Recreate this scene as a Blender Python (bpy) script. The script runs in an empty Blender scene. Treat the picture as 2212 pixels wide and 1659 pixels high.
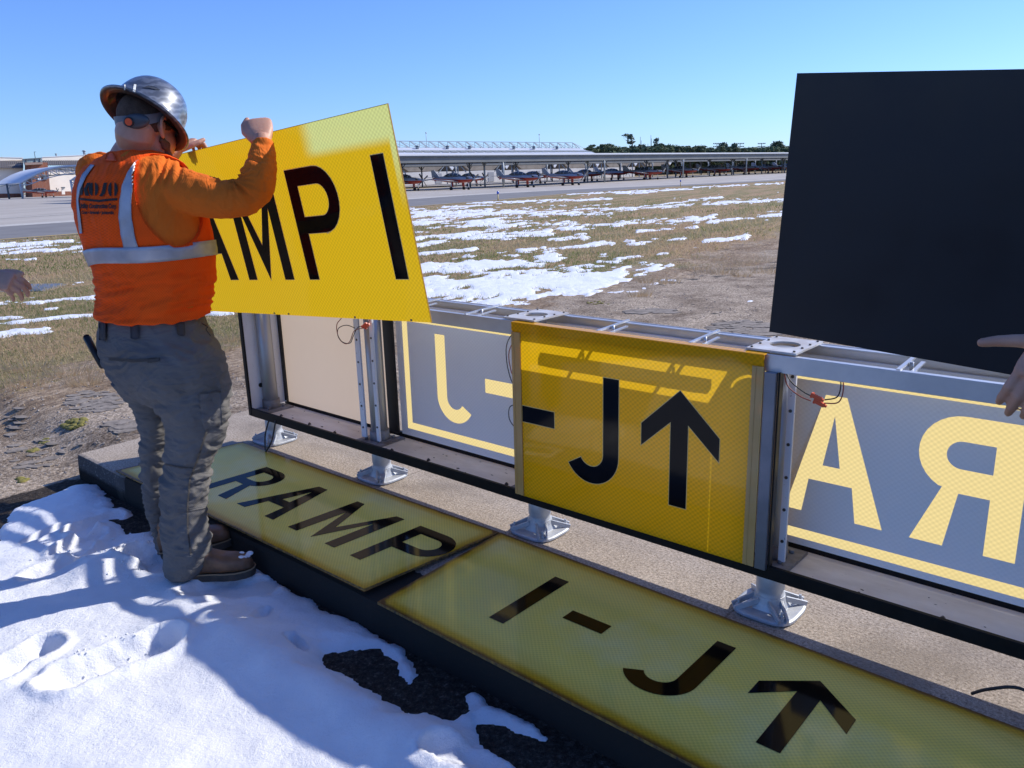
import bpy, bmesh, math, random
import numpy as np
from mathutils import Vector, Matrix, Quaternion
from mathutils.bvhtree import BVHTree
R_ = math.radians
rng = np.random.default_rng(7); random.seed(7)
scn = bpy.context.scene
COL = scn.collection
# ------------------------------------------------------------------ camera model (measured from the photograph)
W_, H_, FPX, PIT, ROL = 2212, 1659, 1748.98, .2502, .0332
CAM = np.array([0, 0, 1.42])
_f = np.array([0, math.cos(PIT), -math.sin(PIT)]); _r = np.array([1., 0, 0]); _u = np.cross(_r, _f)
CR = math.cos(ROL)*_r - math.sin(ROL)*_u; CU = math.cos(ROL)*_u + math.sin(ROL)*_r; CF = _f
def ray(x, y): return CF + (x-W_/2)/FPX*CR - (y-H_/2)/FPX*CU
def onz(x, y, z=0.):
    d = ray(x, y); return CAM + d*((z-CAM[2])/d[2])
def P(x, y, Y):
    d = ray(x, y); return CAM + d*(Y/d[1])
def topx(p):
    d = np.asarray(p)-CAM; z = d@CF
    return W_/2+FPX*(d@CR)/z, H_/2-FPX*(d@CU)/z
cam = bpy.data.cameras.new('camera'); co = bpy.data.objects.new('camera', cam); COL.objects.link(co)
cam.sensor_width = 36; cam.lens = FPX/W_*36; cam.clip_end = 20000; cam.clip_start = .05
mw = Matrix.Identity(4)
for i in range(3): mw[i][0] = CR[i]; mw[i][1] = CU[i]; mw[i][2] = -CF[i]; mw[i][3] = CAM[i]
co.matrix_world = mw; scn.camera = co
# ------------------------------------------------------------------ numpy noise
def _h(ix, iy, s):
    n = (ix*374761393 + iy*668265263 + s*1274126177) & 0xffffffff
    n = ((n ^ (n >> 13))*1274126177) & 0xffffffff
    return ((n ^ (n >> 16)) & 0xffff)/65535.
def vn(x, y, s=0):
    x = np.asarray(x, float); y = np.asarray(y, float)
    ix = np.floor(x).astype(np.int64); iy = np.floor(y).astype(np.int64); fx = x-ix; fy = y-iy
    fx = fx*fx*(3-2*fx); fy = fy*fy*(3-2*fy)
    a = _h(ix, iy, s); b = _h(ix+1, iy, s); c = _h(ix, iy+1, s); d = _h(ix+1, iy+1, s)
    return (a+(b-a)*fx)*(1-fy)+(c+(d-c)*fx)*fy
def fbm(x, y, o=4, s=0):
    t = 0; a = .5; n = 0
    for i in range(o):
        t = t+a*vn(x, y, s+i*17); n += a; a *= .5; x = x*2.03+7.1; y = y*2.03+3.7
    return t/n
# ------------------------------------------------------------------ materials
def newmat(name):
    m = bpy.data.materials.new(name); m.use_nodes = True
    nt = m.node_tree; nt.nodes.clear()
    out = nt.nodes.new('ShaderNodeOutputMaterial')
    return m, nt, out
def nd(nt, typ, ins=None, **kw):
    n = nt.nodes.new(typ)
    for k, v in kw.items(): setattr(n, k, v)
    for k, v in (ins or {}).items():
        s = n.inputs[k]
        if hasattr(v, 'is_linked') or isinstance(v, bpy.types.NodeSocket): nt.links.new(v, s)
        else: s.default_value = v
    return n
def c4(c): return (c[0], c[1], c[2], 1)
def ramp(nt, fac, stops):
    n = nt.nodes.new('ShaderNodeValToRGB'); nt.links.new(fac, n.inputs[0])
    el = n.color_ramp.elements
    while len(el) < len(stops): el.new(.5)
    for e_, (p, c) in zip(el, stops): e_.position = p; e_.color = c4(c) if len(c) == 3 else c
    return n.outputs[0]
def mixc(nt, f, a, b):
    n = nt.nodes.new('ShaderNodeMix'); n.data_type = 'RGBA'
    for i, v in ((0, f), (6, a), (7, b)):
        if isinstance(v, bpy.types.NodeSocket): nt.links.new(v, n.inputs[i])
        else: n.inputs[i].default_value = v if i == 0 else c4(v)
    return n.outputs[2]
def mth(nt, op, a, b=0., c=0.):
    n = nt.nodes.new('ShaderNodeMath'); n.operation = op
    for i, v in enumerate((a, b, c)):
        if isinstance(v, bpy.types.NodeSocket): nt.links.new(v, n.inputs[i])
        else: n.inputs[i].default_value = v
    return n.outputs[0]
def coord(nt, scale=(1, 1, 1), kind='Object'):
    t = nt.nodes.new('ShaderNodeTexCoord')
    m = nt.nodes.new('ShaderNodeMapping'); m.inputs['Scale'].default_value = scale
    nt.links.new(t.outputs[kind], m.inputs[0]); return m.outputs[0]
def noise(nt, vec, scale, detail=4, rough=.55, dist=0):
    n = nd(nt, 'ShaderNodeTexNoise', {'Vector': vec, 'Scale': scale, 'Detail': detail, 'Roughness': rough, 'Distortion': dist})
    return n.outputs[0]
def mat(name, col, col2=None, ns=8, lo=.35, hi=.65, rough=.6, metal=0., bump=None, coat=0., spec=.5, stretch=(1, 1, 1), speck=None, trans=0., tcol=None, rvar=0.):
    m, nt, out = newmat(name)
    v = coord(nt, stretch); base = c4(col)
    if col2 is not None:
        base = ramp(nt, noise(nt, v, ns, 6, .6), [(lo, col), (hi, col2)])
    if speck:   # (scale, threshold, colour)
        f = noise(nt, v, speck[0], 2, .5)
        base = mixc(nt, ramp(nt, f, [(speck[1], (0, 0, 0)), (speck[1]+.04, (1, 1, 1))]), base if not isinstance(base, tuple) else base[:3], speck[2])
    b = nd(nt, 'ShaderNodeBsdfPrincipled', {'Base Color': base, 'Roughness': rough, 'Metallic': metal, 'Coat Weight': coat, 'Coat Roughness': .08, 'Specular IOR Level': spec})
    if rvar: nt.links.new(mth(nt, 'ADD', mth(nt, 'MULTIPLY', noise(nt, v, ns*2, 4), rvar), rough-rvar/2), b.inputs['Roughness'])
    if bump:
        bn = nd(nt, 'ShaderNodeBump', {'Height': noise(nt, v, bump[0], 5, .6), 'Strength': bump[1], 'Distance': bump[2]})
        nt.links.new(bn.outputs[0], b.inputs['Normal'])
    sh = b.outputs[0]
    if trans:
        t = nd(nt, 'ShaderNodeBsdfTranslucent', {'Color': c4(tcol or col)})
        sh = nd(nt, 'ShaderNodeMixShader', {0: trans, 1: sh, 2: t.outputs[0]}).outputs[0]
    nt.links.new(sh, out.inputs[0]); return m
# ------------------------------------------------------------------ mesh builder
def nrm(v):
    v = np.asarray(v, float); return v/np.linalg.norm(v)
def frame_from(d, up=(0, 0, 1)):
    d = nrm(d); up = np.asarray(up, float)
    if abs(d@nrm(up)) > .98: up = np.array([1., 0, 0])
    a = nrm(np.cross(d, up)); b = np.cross(a, d); return a, b
def catmull(pts, k=4):
    pts = [np.asarray(p, float) for p in pts]
    if len(pts) < 3: return pts
    o = []; n = len(pts)
    for i in range(n-1):
        p0 = pts[max(i-1, 0)]; p1 = pts[i]; p2 = pts[i+1]; p3 = pts[min(i+2, n-1)]
        for j in range(k):
            t = j/k; o.append(.5*(2*p1+(p2-p0)*t+(2*p0-5*p1+4*p2-p3)*t*t+(3*p1-3*p2+p3-p0)*t**3))
    o.append(pts[-1]); return o
class MB:
    def __init__(s): s.v = []; s.f = []; s.mi = []; s.sm = []
    def add(s, vs, fs, mi=0, sm=False):
        o = len(s.v); s.v += [tuple(float(c) for c in p) for p in vs]
        s.f += [tuple(i+o for i in f) for f in fs]; s.mi += [mi]*len(fs); s.sm += [sm]*len(fs); return s
    def box(s, a, b, mi=0):
        x0, y0, z0 = a; x1, y1, z1 = b
        return s.add([(x0,y0,z0),(x1,y0,z0),(x1,y1,z0),(x0,y1,z0),(x0,y0,z1),(x1,y0,z1),(x1,y1,z1),(x0,y1,z1)],
            [(0,3,2,1),(4,5,6,7),(0,1,5,4),(1,2,6,5),(2,3,7,6),(3,0,4,7)], mi)
    def obox(s, c, ax, ay, az, mi=0):   # centre and three half-vectors
        c, ax, ay, az = [np.asarray(q, float) for q in (c, ax, ay, az)]
        vs = [c+i*ax+j*ay+k*az for k in (-1, 1) for i, j in ((-1,-1),(1,-1),(1,1),(-1,1))]
        return s.add(vs, [(0,3,2,1),(4,5,6,7),(0,1,5,4),(1,2,6,5),(2,3,7,6),(3,0,4,7)], mi)
    def bar(s, p, q, w, h, up=(0, 0, 1), mi=0):
        p = np.asarray(p, float); q = np.asarray(q, float); a, b = frame_from(q-p, up)
        return s.obox((p+q)/2, (q-p)/2, a*w/2, b*h/2, mi)
    def rings(s, rs, cap=True, mi=0, sm=True, close=False):
        n = len(rs[0]); vs = [p for r in rs for p in r]; fs = []
        m = len(rs)
        for i in range(m if close else m-1):
            j = (i+1) % m
            for k in range(n): fs.append((i*n+k, i*n+(k+1) % n, j*n+(k+1) % n, j*n+k))
        s.add(vs, fs, mi, sm)
        if cap and not close:
            o = len(s.v)-len(vs)
            s.f.append(tuple(o+k for k in range(n))[::-1]); s.f.append(tuple(o+(m-1)*n+k for k in range(n)))
            s.mi += [mi, mi]; s.sm += [False, False]
        return s
    def tube(s, pts, r, n=12, k=1, cap=True, rnd=False, mi=0, flat=1., up=(0, 0, 1)):
        pts = [np.asarray(p, float) for p in pts]
        rad = list(r) if hasattr(r, '__len__') else [r]*len(pts)
        if k > 1:
            q = [np.array([*p, rr]) for p, rr in zip(pts, rad)]; q = catmull(q, k); pts = [a[:3] for a in q]; rad = [max(a[3], 1e-4) for a in q]
        d = nrm(pts[1]-pts[0]); a, b = frame_from(d, up); rs = []
        ths = np.linspace(0, 2*math.pi, n, endpoint=False)
        def ring(c, a, b, rr): return [c+a*rr*math.cos(t)+b*rr*flat*math.sin(t) for t in ths]
        if rnd:
            for q in (.15, .55, .85): rs.append(ring(pts[0]-d*rad[0]*math.sqrt(1-q*q), a, b, rad[0]*q))
        for i, p in enumerate(pts):
            dn = nrm((pts[min(i+1, len(pts)-1)]-pts[max(i-1, 0)]))
            a = nrm(a-dn*(a@dn)); b = np.cross(a, dn)*-1; b = np.cross(dn, a)
            rs.append(ring(p, a, b, rad[i]))
        if rnd:
            for q in (.85, .55, .15): rs.append(ring(pts[-1]+dn*rad[-1]*math.sqrt(1-q*q), a, b, rad[-1]*q))
        return s.rings(rs, cap, mi)
    def cyl(s, p, q, r, r2=None, n=16, mi=0, cap=True): return s.tube([p, q], [r, r if r2 is None else r2], n, mi=mi, cap=cap)
    def ell(s, c, a, b, d, n=20, m=12, mi=0, pw=1.):   # ellipsoid with three half-axis vectors
        c, a, b, d = [np.asarray(q, float) for q in (c, a, b, d)]; rs = []
        for i in range(m):
            ph = -math.pi/2+math.pi*(i+.5)/m; cz = math.sin(ph); cr = math.cos(ph)**pw
            rs.append([c+a*cr*math.cos(t)+b*cr*math.sin(t)+d*cz for t in np.linspace(0, 2*math.pi, n, endpoint=False)])
        return s.rings(rs, True, mi)
    def poly(s, pts, vec, mi=0):     # extruded planar polygon
        n = len(pts); pts = [np.asarray(p, float) for p in pts]; vec = np.asarray(vec, float)
        return s.add(pts+[p+vec for p in pts], [tuple(range(n))[::-1], tuple(range(n, 2*n))]+[(i, (i+1) % n, (i+1) % n+n, i+n) for i in range(n)], mi)
    def join(s, o):
        k = len(s.v); s.v += o.v; s.f += [tuple(i+k for i in f) for f in o.f]; s.mi += o.mi; s.sm += o.sm; return s
WM = {}
def finish(o, parent, label, cat, group, kind):
    COL.objects.link(o)
    if parent is not None: o.parent = parent; WM[o.name] = WM[parent.name]
    if label: o['label'] = label
    if cat: o['category'] = cat
    if group: o['group'] = group
    if kind: o['kind'] = kind
    return o
def mesh_of(name, vs, fs, mats, mi=None, sm=None, calc=True):
    me = bpy.data.meshes.new(name); me.from_pydata([tuple(v) for v in vs], [], fs)
    for m in (mats if isinstance(mats, (list, tuple)) else [mats]): me.materials.append(m)
    if mi is not None and any(mi): me.polygons.foreach_set('material_index', mi)
    if sm is not None: me.polygons.foreach_set('use_smooth', sm)
    me.update()
    return me
def obj(name, mb, mats, parent=None, world=True, origin=None, label=None, cat=None, group=None, kind=None, smooth=None, bevel=0, fixn=False):
    v = np.array(mb.v, float)
    if parent is not None:
        if world:
            M = np.array(WM[parent.name].inverted()); v = v@M[:3, :3].T+M[:3, 3]
    elif origin is not None: v = v-np.asarray(origin, float)
    sm = mb.sm if smooth is None else [smooth]*len(mb.f)
    me = mesh_of(name, v, mb.f, mats, mb.mi, sm)
    if fixn:
        b = bmesh.new(); b.from_mesh(me); bmesh.ops.recalc_face_normals(b, faces=b.faces); b.to_mesh(me); b.free()
    o = bpy.data.objects.new(name, me)
    if parent is None:
        if origin is not None: o.location = tuple(origin)
        WM[o.name] = Matrix.Translation(Vector(origin if origin is not None else (0, 0, 0)))
    finish(o, parent, label, cat, group, kind)
    if parent is not None: pass
    if bevel:
        md = o.modifiers.new('bevel', 'BEVEL'); md.width = bevel; md.segments = 2; md.limit_method = 'ANGLE'
    return o
def thing(name, label, cat, loc=(0, 0, 0), M=None, group=None):
    o = bpy.data.objects.new(name, None); o.empty_display_size = .1
    m = M if M is not None else Matrix.Translation(Vector([float(c) for c in loc]))
    o.matrix_world = m; COL.objects.link(o); WM[o.name] = m.copy()
    o['label'] = label; o['category'] = cat
    if group: o['group'] = group
    return o
def dup(root, M, label=None, group=None):
    def cp(o, par):
        c = o.copy(); COL.objects.link(c)
        if par is not None: c.parent = par
        for ch in [k for k in bpy.data.objects if k.parent == o]: cp(ch, c)
        return c
    r = cp(root, None); r.matrix_world = M; WM[r.name] = M
    if label: r['label'] = label
    if group: r['group'] = group
    return r
def mframe(x, y, z, o):
    M = Matrix.Identity(4)
    for i in range(3): M[i][0] = x[i]; M[i][1] = y[i]; M[i][2] = z[i]; M[i][3] = o[i]
    return M
def remesh(mb, voxel, smooth=4, fac=.5):
    """fuse the overlapping closed pieces of mb into one continuous surface; returns vertex array and faces"""
    me = bpy.data.meshes.new('tmp'); me.from_pydata(mb.v, [], mb.f); me.update()
    b = bmesh.new(); b.from_mesh(me); bmesh.ops.recalc_face_normals(b, faces=b.faces); b.to_mesh(me); b.free()
    o = bpy.data.objects.new('tmp', me); COL.objects.link(o)
    r = o.modifiers.new('r', 'REMESH'); r.mode = 'VOXEL'; r.voxel_size = voxel; r.adaptivity = 0
    if smooth:
        s = o.modifiers.new('s', 'SMOOTH'); s.factor = fac; s.iterations = smooth
    dg = bpy.context.evaluated_depsgraph_get(); dg.update()
    m2 = bpy.data.meshes.new_from_object(o.evaluated_get(dg))
    v = np.empty(len(m2.vertices)*3); m2.vertices.foreach_get('co', v); v = v.reshape(-1, 3)
    f = [tuple(p.vertices) for p in m2.polygons]
    nn = np.empty(len(m2.vertices)*3); m2.vertex_normals.foreach_get('vector', nn); nn = nn.reshape(-1, 3)
    bpy.data.objects.remove(o); bpy.data.meshes.remove(me); bpy.data.meshes.remove(m2)
    return v, f, nn
def obj_vf(name, v, f, mats, parent, **kw):
    mb = MB(); mb.v = [tuple(p) for p in v]; mb.f = list(f); mb.mi = [0]*len(f); mb.sm = [True]*len(f)
    return obj(name, mb, mats, parent, **kw)
def curve_mesh(splines, depth, offset=0., res=1):
    """filled flat shape with holes, extruded; splines are closed 2-D point lists"""
    cu = bpy.data.curves.new('c', 'CURVE'); cu.dimensions = '2D'; cu.fill_mode = 'BOTH'; cu.extrude = depth/2; cu.offset = offset
    for sp in splines:
        s = cu.splines.new('POLY'); s.points.add(len(sp)-1)
        for p, q in zip(s.points, sp): p.co = (q[0], q[1], 0, 1)
        s.use_cyclic_u = True
    o = bpy.data.objects.new('c', cu); COL.objects.link(o)
    dg = bpy.context.evaluated_depsgraph_get(); dg.update()
    m = bpy.data.meshes.new_from_object(o.evaluated_get(dg))
    v = np.array([tuple(q.co) for q in m.vertices]); f = [tuple(p.vertices) for p in m.polygons]
    bpy.data.objects.remove(o); bpy.data.curves.remove(cu); bpy.data.meshes.remove(m)
    return v, f
def offset_poly(sp, d):
    """outset a closed polygon by d (positive grows a counter-clockwise outline)"""
    a = np.array(sp, float); n = len(a)
    A = .5*sum(a[i][0]*a[(i+1) % n][1]-a[(i+1) % n][0]*a[i][1] for i in range(n)); sg = 1 if A > 0 else -1
    o = []
    for i in range(n):
        p = a[i-1]; q = a[i]; r = a[(i+1) % n]
        d1 = (q-p)/(np.linalg.norm(q-p)+1e-12); d2 = (r-q)/(np.linalg.norm(r-q)+1e-12)
        n1 = np.array([d1[1], -d1[0]])*sg; n2 = np.array([d2[1], -d2[0]])*sg
        m = n1+n2; l = np.linalg.norm(m); m = m/(l if l > 1e-6 else 1); k = max(m@n1, .35)
        o.append(q+m*d/k)
    return o
# ------------------------------------------------------------------ sign lettering (metres; letter height .403)
LH = .403
def arc(cx, cy, r, a0, a1, n=14): return [(cx+r*math.cos(R_(a)), cy+r*math.sin(R_(a))) for a in np.linspace(a0, a1, n)]
def glyph(ch, w, t=.064, h=LH):
    if ch == 'I': return [[(0, 0), (w, 0), (w, h), (0, h)]]
    if ch == '-': return [[(0, .175), (w, .175), (w, .238), (0, .238)]]
    if ch in 'PR':
        bh = .575*h; r = bh/2; ri = r-t*.93; cy = h-r
        outer = [(0, 0), (t, 0)]
        if ch == 'P': outer += [(t, h-bh)]
        else: outer += [(t, h-bh), (w-r*1.0, h-bh), (w-t*1.12, 0), (w+.002, 0), (w-r*.62, h-bh+.012)]
        outer += [(w-r, h-bh)] if ch == 'P' else []
        outer += arc(w-r, cy, r, -90 if ch == 'P' else -62, 90) + [(0, h)]
        inner = [(t, h-bh+t*.93)] + arc(w-r, cy, ri, -90, 90) + [(t, h-t*.93)]
        return [outer, inner]
    if ch == 'A':
        a = .033; cb0, cb1 = .115, .17
        def L(y): return (w/2-a)*y/h
        out = [(0, 0), (t*1.06, 0), (t*1.06+(w/2-t*.55-t*1.06)*(cb0/(h*.93))+.004, cb0), (w-(t*1.06+(w/2-t*.55-t*1.06)*(cb0/(h*.93))+.004), cb0), (w-t*1.06, 0), (w, 0), (w/2+a, h), (w/2-a, h)]
        k = L(cb1)+t*1.08
        return [out, [(k, cb1), (w-k, cb1), (w/2, h*.84)]]
    if ch == 'M':
        return [[(0, 0), (t, 0), (t, h*.70), (w/2, 0), (w-t, h*.70), (w-t, 0), (w, 0), (w, h), (w-t*.8, h), (w/2, h*.34), (t*.8, h), (0, h)]]
    if ch == 'J':
        r = .115*w/.245; cx = w-r
        return [[(w, h), (w-t, h)] + arc(cx, r, r-t, 0, -150, 16) + arc(cx, r, r, -150, 0, 20)]
    if ch == '^':   # arrow
        c = w/2; s = .032
        return [[(c-s, 0), (c+s, 0), (c+s, .292), (w, .190), (w, .268), (c, h), (0, .268), (0, .190), (c-s, .292)]]
def letters(parent, items, y, M, mt, edge=None, t=.064, depth=.0016, mirror=False, z0=0., name='letter', skew=0., flat=False):
    """items (char, x0, x1); local panel frame: x along, z up, y normal to the face"""
    for ch, x0, x1 in items:
        g = glyph(ch, x1-x0, t)
        if mirror: g = [[(x1-x0-a, b) for a, b in sp] for sp in g]
        for k, (mm, off, dp) in enumerate(((edge, .0022, depth*.5), (mt, 0, depth))):
            if mm is None: continue
            gg = g if not off else [offset_poly(sp, off if i == 0 else -off) for i, sp in enumerate(g)]
            v, f = curve_mesh(gg, dp)
            mb = MB()
            if flat: vv = [(x0+a[0], M*(z0+a[1]), y+a[2]) for a in v]
            else: vv = [(x0+a[0]+skew*a[1], y-M*(a[2]), z0+a[1]) for a in v]
            mb.add(vv, f)
            lo = obj(name if k else name+'_outline', mb, mm, parent, world=False, smooth=False, fixn=True)
# ------------------------------------------------------------------ light, sky
SUNEL, SUNAZ = 36., 66.
wd = bpy.data.worlds.new('World'); scn.world = wd; wd.use_nodes = True
wn = wd.node_tree; bg = wn.nodes['Background']
sky = wn.nodes.new('ShaderNodeTexSky'); sky.sky_type = 'NISHITA'; sky.sun_disc = False
sky.sun_elevation = R_(SUNEL); sky.sun_rotation = R_(SUNAZ); sky.air_density = 1.0; sky.dust_density = .2; sky.ozone_density = 3.0
tn = wn.nodes.new('ShaderNodeMix'); tn.data_type = 'RGBA'; tn.blend_type = 'MULTIPLY'; tn.inputs[0].default_value = 1
tn.inputs[7].default_value = (.56, .77, 1.28, 1); wn.links.new(sky.outputs[0], tn.inputs[6]); wn.links.new(tn.outputs[2], bg.inputs[0]); bg.inputs[1].default_value = .125
sl = bpy.data.lights.new('sun', 'SUN'); sl.energy = 4.2; sl.angle = R_(.53); sl.color = (1, .95, .87)
so = bpy.data.objects.new('sun', sl); COL.objects.link(so)
SD = np.array([math.sin(R_(SUNAZ))*math.cos(R_(SUNEL)), math.cos(R_(SUNAZ))*math.cos(R_(SUNEL)), math.sin(R_(SUNEL))])
so.rotation_mode = 'QUATERNION'; so.rotation_quaternion = Vector(-SD).to_track_quat('-Z', 'Y')
so.location = (5, 5, 20)
scn.view_settings.view_transform = 'Standard'; scn.view_settings.look = 'None'; scn.view_settings.gamma = 1; scn.view_settings.exposure = .26
# ------------------------------------------------------------------ sign frame
P0 = np.array([.096, 3.0942, 0]); YAW = .7262
E3 = nrm([math.cos(YAW), -math.sin(YAW), -.0085]); Y3 = np.array([math.sin(YAW), math.cos(YAW), 0.]); Z3 = np.cross(E3, Y3)
SM = mframe(E3, Y3, Z3, P0)
def S(s, n, z=0.): return P0+E3*s-Y3*n+Z3*z
def toS(p):
    d = np.asarray(p)-P0; return d@E3, -(d@Y3), d@Z3
GZ = -.02; FZ = -.125   # ground behind the slab, ground in front of it
# ================================================================== GROUND
def dip(x, y): return -.43*np.exp(-((x-10)/45)**2-((y-145)/45)**2)
XB = [-60, -8, -6, -3.8, -2, 0, 2.7, 5, 10, 40]; YB = [3.5, 4.6, 5.3, 6.5, 8.2, 9.9, 13.2, 16.2, 25, 75]
def grassness(x, y):   # > 0 in the field
    return (y-np.interp(x, XB, YB))/np.maximum(1, y*.12) + (fbm(x*1.1, y*1.1, 4, 5)-.5)*2.2
AP = [onz(-400, 560, GZ), onz(0, 520, GZ), onz(180, 506, GZ), onz(886, 448, GZ), onz(1077, 433, GZ), onz(1247, 417, GZ), onz(1477, 401, GZ), onz(1697, 388, GZ)]
apx = [p[0] for p in AP]+[AP[-1][0]+(AP[-1][0]-AP[-2][0])*6]; apy = [p[1] for p in AP]+[AP[-1][1]+(AP[-1][1]-AP[-2][1])*6]
def ground_z(x, y):
    s = (x-P0[0])*E3[0]+(y-P0[1])*E3[1]; n = -((x-P0[0])*Y3[0]+(y-P0[1])*Y3[1])
    st = lambda t: np.clip(t, 0, 1)**2*(3-2*np.clip(t, 0, 1))
    front = st((n-.45)/.3)
    inner = np.where((s > -2.58) & (s < 5.9), 1., 0.)
    z = GZ+(FZ-GZ)*front*np.where(y < 8, 1, 0)
    z = z+(fbm(x*1.7, y*1.7, 3, 9)-.5)*.012*np.where(y < 12, 1, 0)
    z = np.where((s > -2.58) & (n < .70) & (n > -1.2), np.minimum(z, -.035), z)
    return z+dip(x, y)
def axis(fine0, fine1, st, lim):
    a = list(np.arange(fine0, fine1, st)); d = st; x = fine1
    while x < lim: a.append(x); d *= 1.13; x += d
    a.append(lim); d = st; x = fine0; b = []
    while x > -lim: b.append(x); d *= 1.13; x -= d
    b.append(-lim); return np.array(sorted(set(np.round(b+a, 4))))
gx = axis(-5, 5, .09, 6000); gy = axis(.5, 11, .09, 6000)
X, Y = np.meshgrid(gx, gy, indexing='ij'); Z = ground_z(X, Y)
nx, ny = X.shape
def gridfaces(nx, ny):
    i, j = np.meshgrid(np.arange(nx-1), np.arange(ny-1), indexing='ij'); a = (i*ny+j).ravel()
    return np.stack([a, a+ny, a+ny+1, a+1], 1)
def fast_mesh(name, V, Fq, mats, smooth=True):
    me = bpy.data.meshes.new(name); me.vertices.add(len(V)); me.vertices.foreach_set('co', V.ravel().astype(np.float32))
    k = Fq.shape[1]; me.loops.add(Fq.size); me.loops.foreach_set('vertex_index', Fq.ravel().astype(np.int32))
    me.polygons.add(len(Fq)); me.polygons.foreach_set('loop_start', np.arange(0, Fq.size, k, dtype=np.int32))
    me.polygons.foreach_set('use_smooth', [smooth]*len(Fq))
    for m in (mats if isinstance(mats, list) else [mats]): me.materials.append(m)
    me.update(calc_edges=True); me.validate(); return me
def fast_obj(name, me, **kw):
    o = bpy.data.objects.new(name, me); COL.objects.link(o); WM[o.name] = Matrix.Identity(4)
    for k, v in kw.items(): o[k] = v
    return o
# ground material: old gravelly asphalt near, dry winter grass beyond
m, nt, out = newmat('ground')
geo = nd(nt, 'ShaderNodeNewGeometry').outputs['Position']
at = nd(nt, 'ShaderNodeAttribute', attribute_name='zone').outputs['Fac']
def sc(v, s):
    n = nd(nt, 'ShaderNodeMapping', {'Vector': v}); n.inputs['Scale'].default_value = s; return n.outputs[0]
# stretched along the mowing direction (rotate so that streaks follow the taxiway)
rot = nd(nt, 'ShaderNodeMapping', {'Vector': geo}); rot.inputs['Rotation'].default_value = (0, 0, R_(-62)); rv = rot.outputs[0]
g1 = ramp(nt, noise(nt, sc(rv, (.09, .55, 1)), 1.6, 8, .62), [(.30, (.34, .235, .14)), (.44, (.43, .31, .19)), (.56, (.25, .225, .105)), (.72, (.38, .30, .17))])
g2 = ramp(nt, noise(nt, geo, 26, 5, .75), [(.32, (.28, .24, .19)), (.5, (.88, .85, .80)), (.68, (1.6, 1.5, 1.35))])
mx = nd(nt, 'ShaderNodeMix', data_type='RGBA', blend_type='MULTIPLY'); mx.inputs[0].default_value = 1
nt.links.new(g1, mx.inputs[6]); nt.links.new(g2, mx.inputs[7]); grass = mx.outputs[2]
a1 = ramp(nt, noise(nt, geo, 42, 6, .85), [(.33, (.07, .05, .036)), (.44, (.27, .215, .16)), (.54, (.50, .41, .32)), (.66, (.88, .77, .63))])
a2 = ramp(nt, noise(nt, geo, 1.6, 8, .75), [(.36, (.50, .45, .40)), (.5, (.95, .92, .88)), (.62, (1.2, 1.17, 1.12))])
mx = nd(nt, 'ShaderNodeMix', data_type='RGBA', blend_type='MULTIPLY'); mx.inputs[0].default_value = 1
nt.links.new(a1, mx.inputs[6]); nt.links.new(a2, mx.inputs[7]); asph = mx.outputs[2]
# bare cracked bitumen showing through
ck = noise(nt, sc(geo, (1, 1.6, 1)), 1.15, 7, .68, .4)
asph = mixc(nt, ramp(nt, ck, [(.595, (0, 0, 0)), (.62, (1, 1, 1))]), asph, (.085, .075, .066))
mo = noise(nt, geo, 5.5, 4, .6)
asph = mixc(nt, ramp(nt, mo, [(.70, (0, 0, 0)), (.76, (.8, .8, .8))]), asph, (.13, .11, .045))
vo = nd(nt, 'ShaderNodeTexVoronoi', {'Vector': sc(geo, (1, 1.5, 1)), 'Scale': 1.05, 'Randomness': 1.}, feature='DISTANCE_TO_EDGE')
wv = mth(nt, 'ADD', vo.outputs['Distance'], mth(nt, 'MULTIPLY', noise(nt, geo, 9, 4), .05))
asph = mixc(nt, ramp(nt, wv, [(.020, (.45, .45, .45)), (.034, (0, 0, 0))]), asph, (.06, .05, .042))
dt = nd(nt, 'ShaderNodeAttribute', attribute_name='dirt').outputs['Fac']
d1 = ramp(nt, noise(nt, sc(rv, (1, 2.6, 1)), 9, 8, .8), [(.34, (.10, .07, .045)), (.45, (.30, .22, .145)), (.55, (.50, .395, .28)), (.68, (.74, .62, .47))])
d2 = ramp(nt, noise(nt, sc(rv, (1, 2.2, 1)), .8, 6, .7), [(.38, (.55, .48, .42)), (.58, (1.05, 1.02, 1))])
mx = nd(nt, 'ShaderNodeMix', data_type='RGBA', blend_type='MULTIPLY'); mx.inputs[0].default_value = 1
nt.links.new(d1, mx.inputs[6]); nt.links.new(d2, mx.inputs[7])
asph = mixc(nt, ramp(nt, mth(nt, 'ADD', dt, mth(nt, 'MULTIPLY', mth(nt, 'SUBTRACT', noise(nt, geo, 3.2, 6, .7), .5), 1.4)), [(.40, (0, 0, 0)), (.60, (.9, .9, .9))]), asph, mx.outputs[2])
zf = mth(nt, 'ADD', at, mth(nt, 'MULTIPLY', mth(nt, 'SUBTRACT', noise(nt, geo, 7, 6, .7), .5), 2.6))
zm = ramp(nt, zf, [(.42, (0, 0, 0)), (.60, (1, 1, 1))])
base = mixc(nt, zm, asph, grass)
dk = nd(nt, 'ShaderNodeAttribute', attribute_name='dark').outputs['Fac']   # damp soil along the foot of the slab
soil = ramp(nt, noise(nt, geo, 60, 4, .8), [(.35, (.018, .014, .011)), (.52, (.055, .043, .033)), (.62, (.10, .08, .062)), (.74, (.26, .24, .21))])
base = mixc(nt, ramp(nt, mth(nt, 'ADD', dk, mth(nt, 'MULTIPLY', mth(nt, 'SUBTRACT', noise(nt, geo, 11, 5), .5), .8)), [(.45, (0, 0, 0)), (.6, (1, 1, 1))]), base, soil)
b = nd(nt, 'ShaderNodeBsdfPrincipled', {'Base Color': base, 'Roughness': .92, 'Specular IOR Level': .2})
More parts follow.
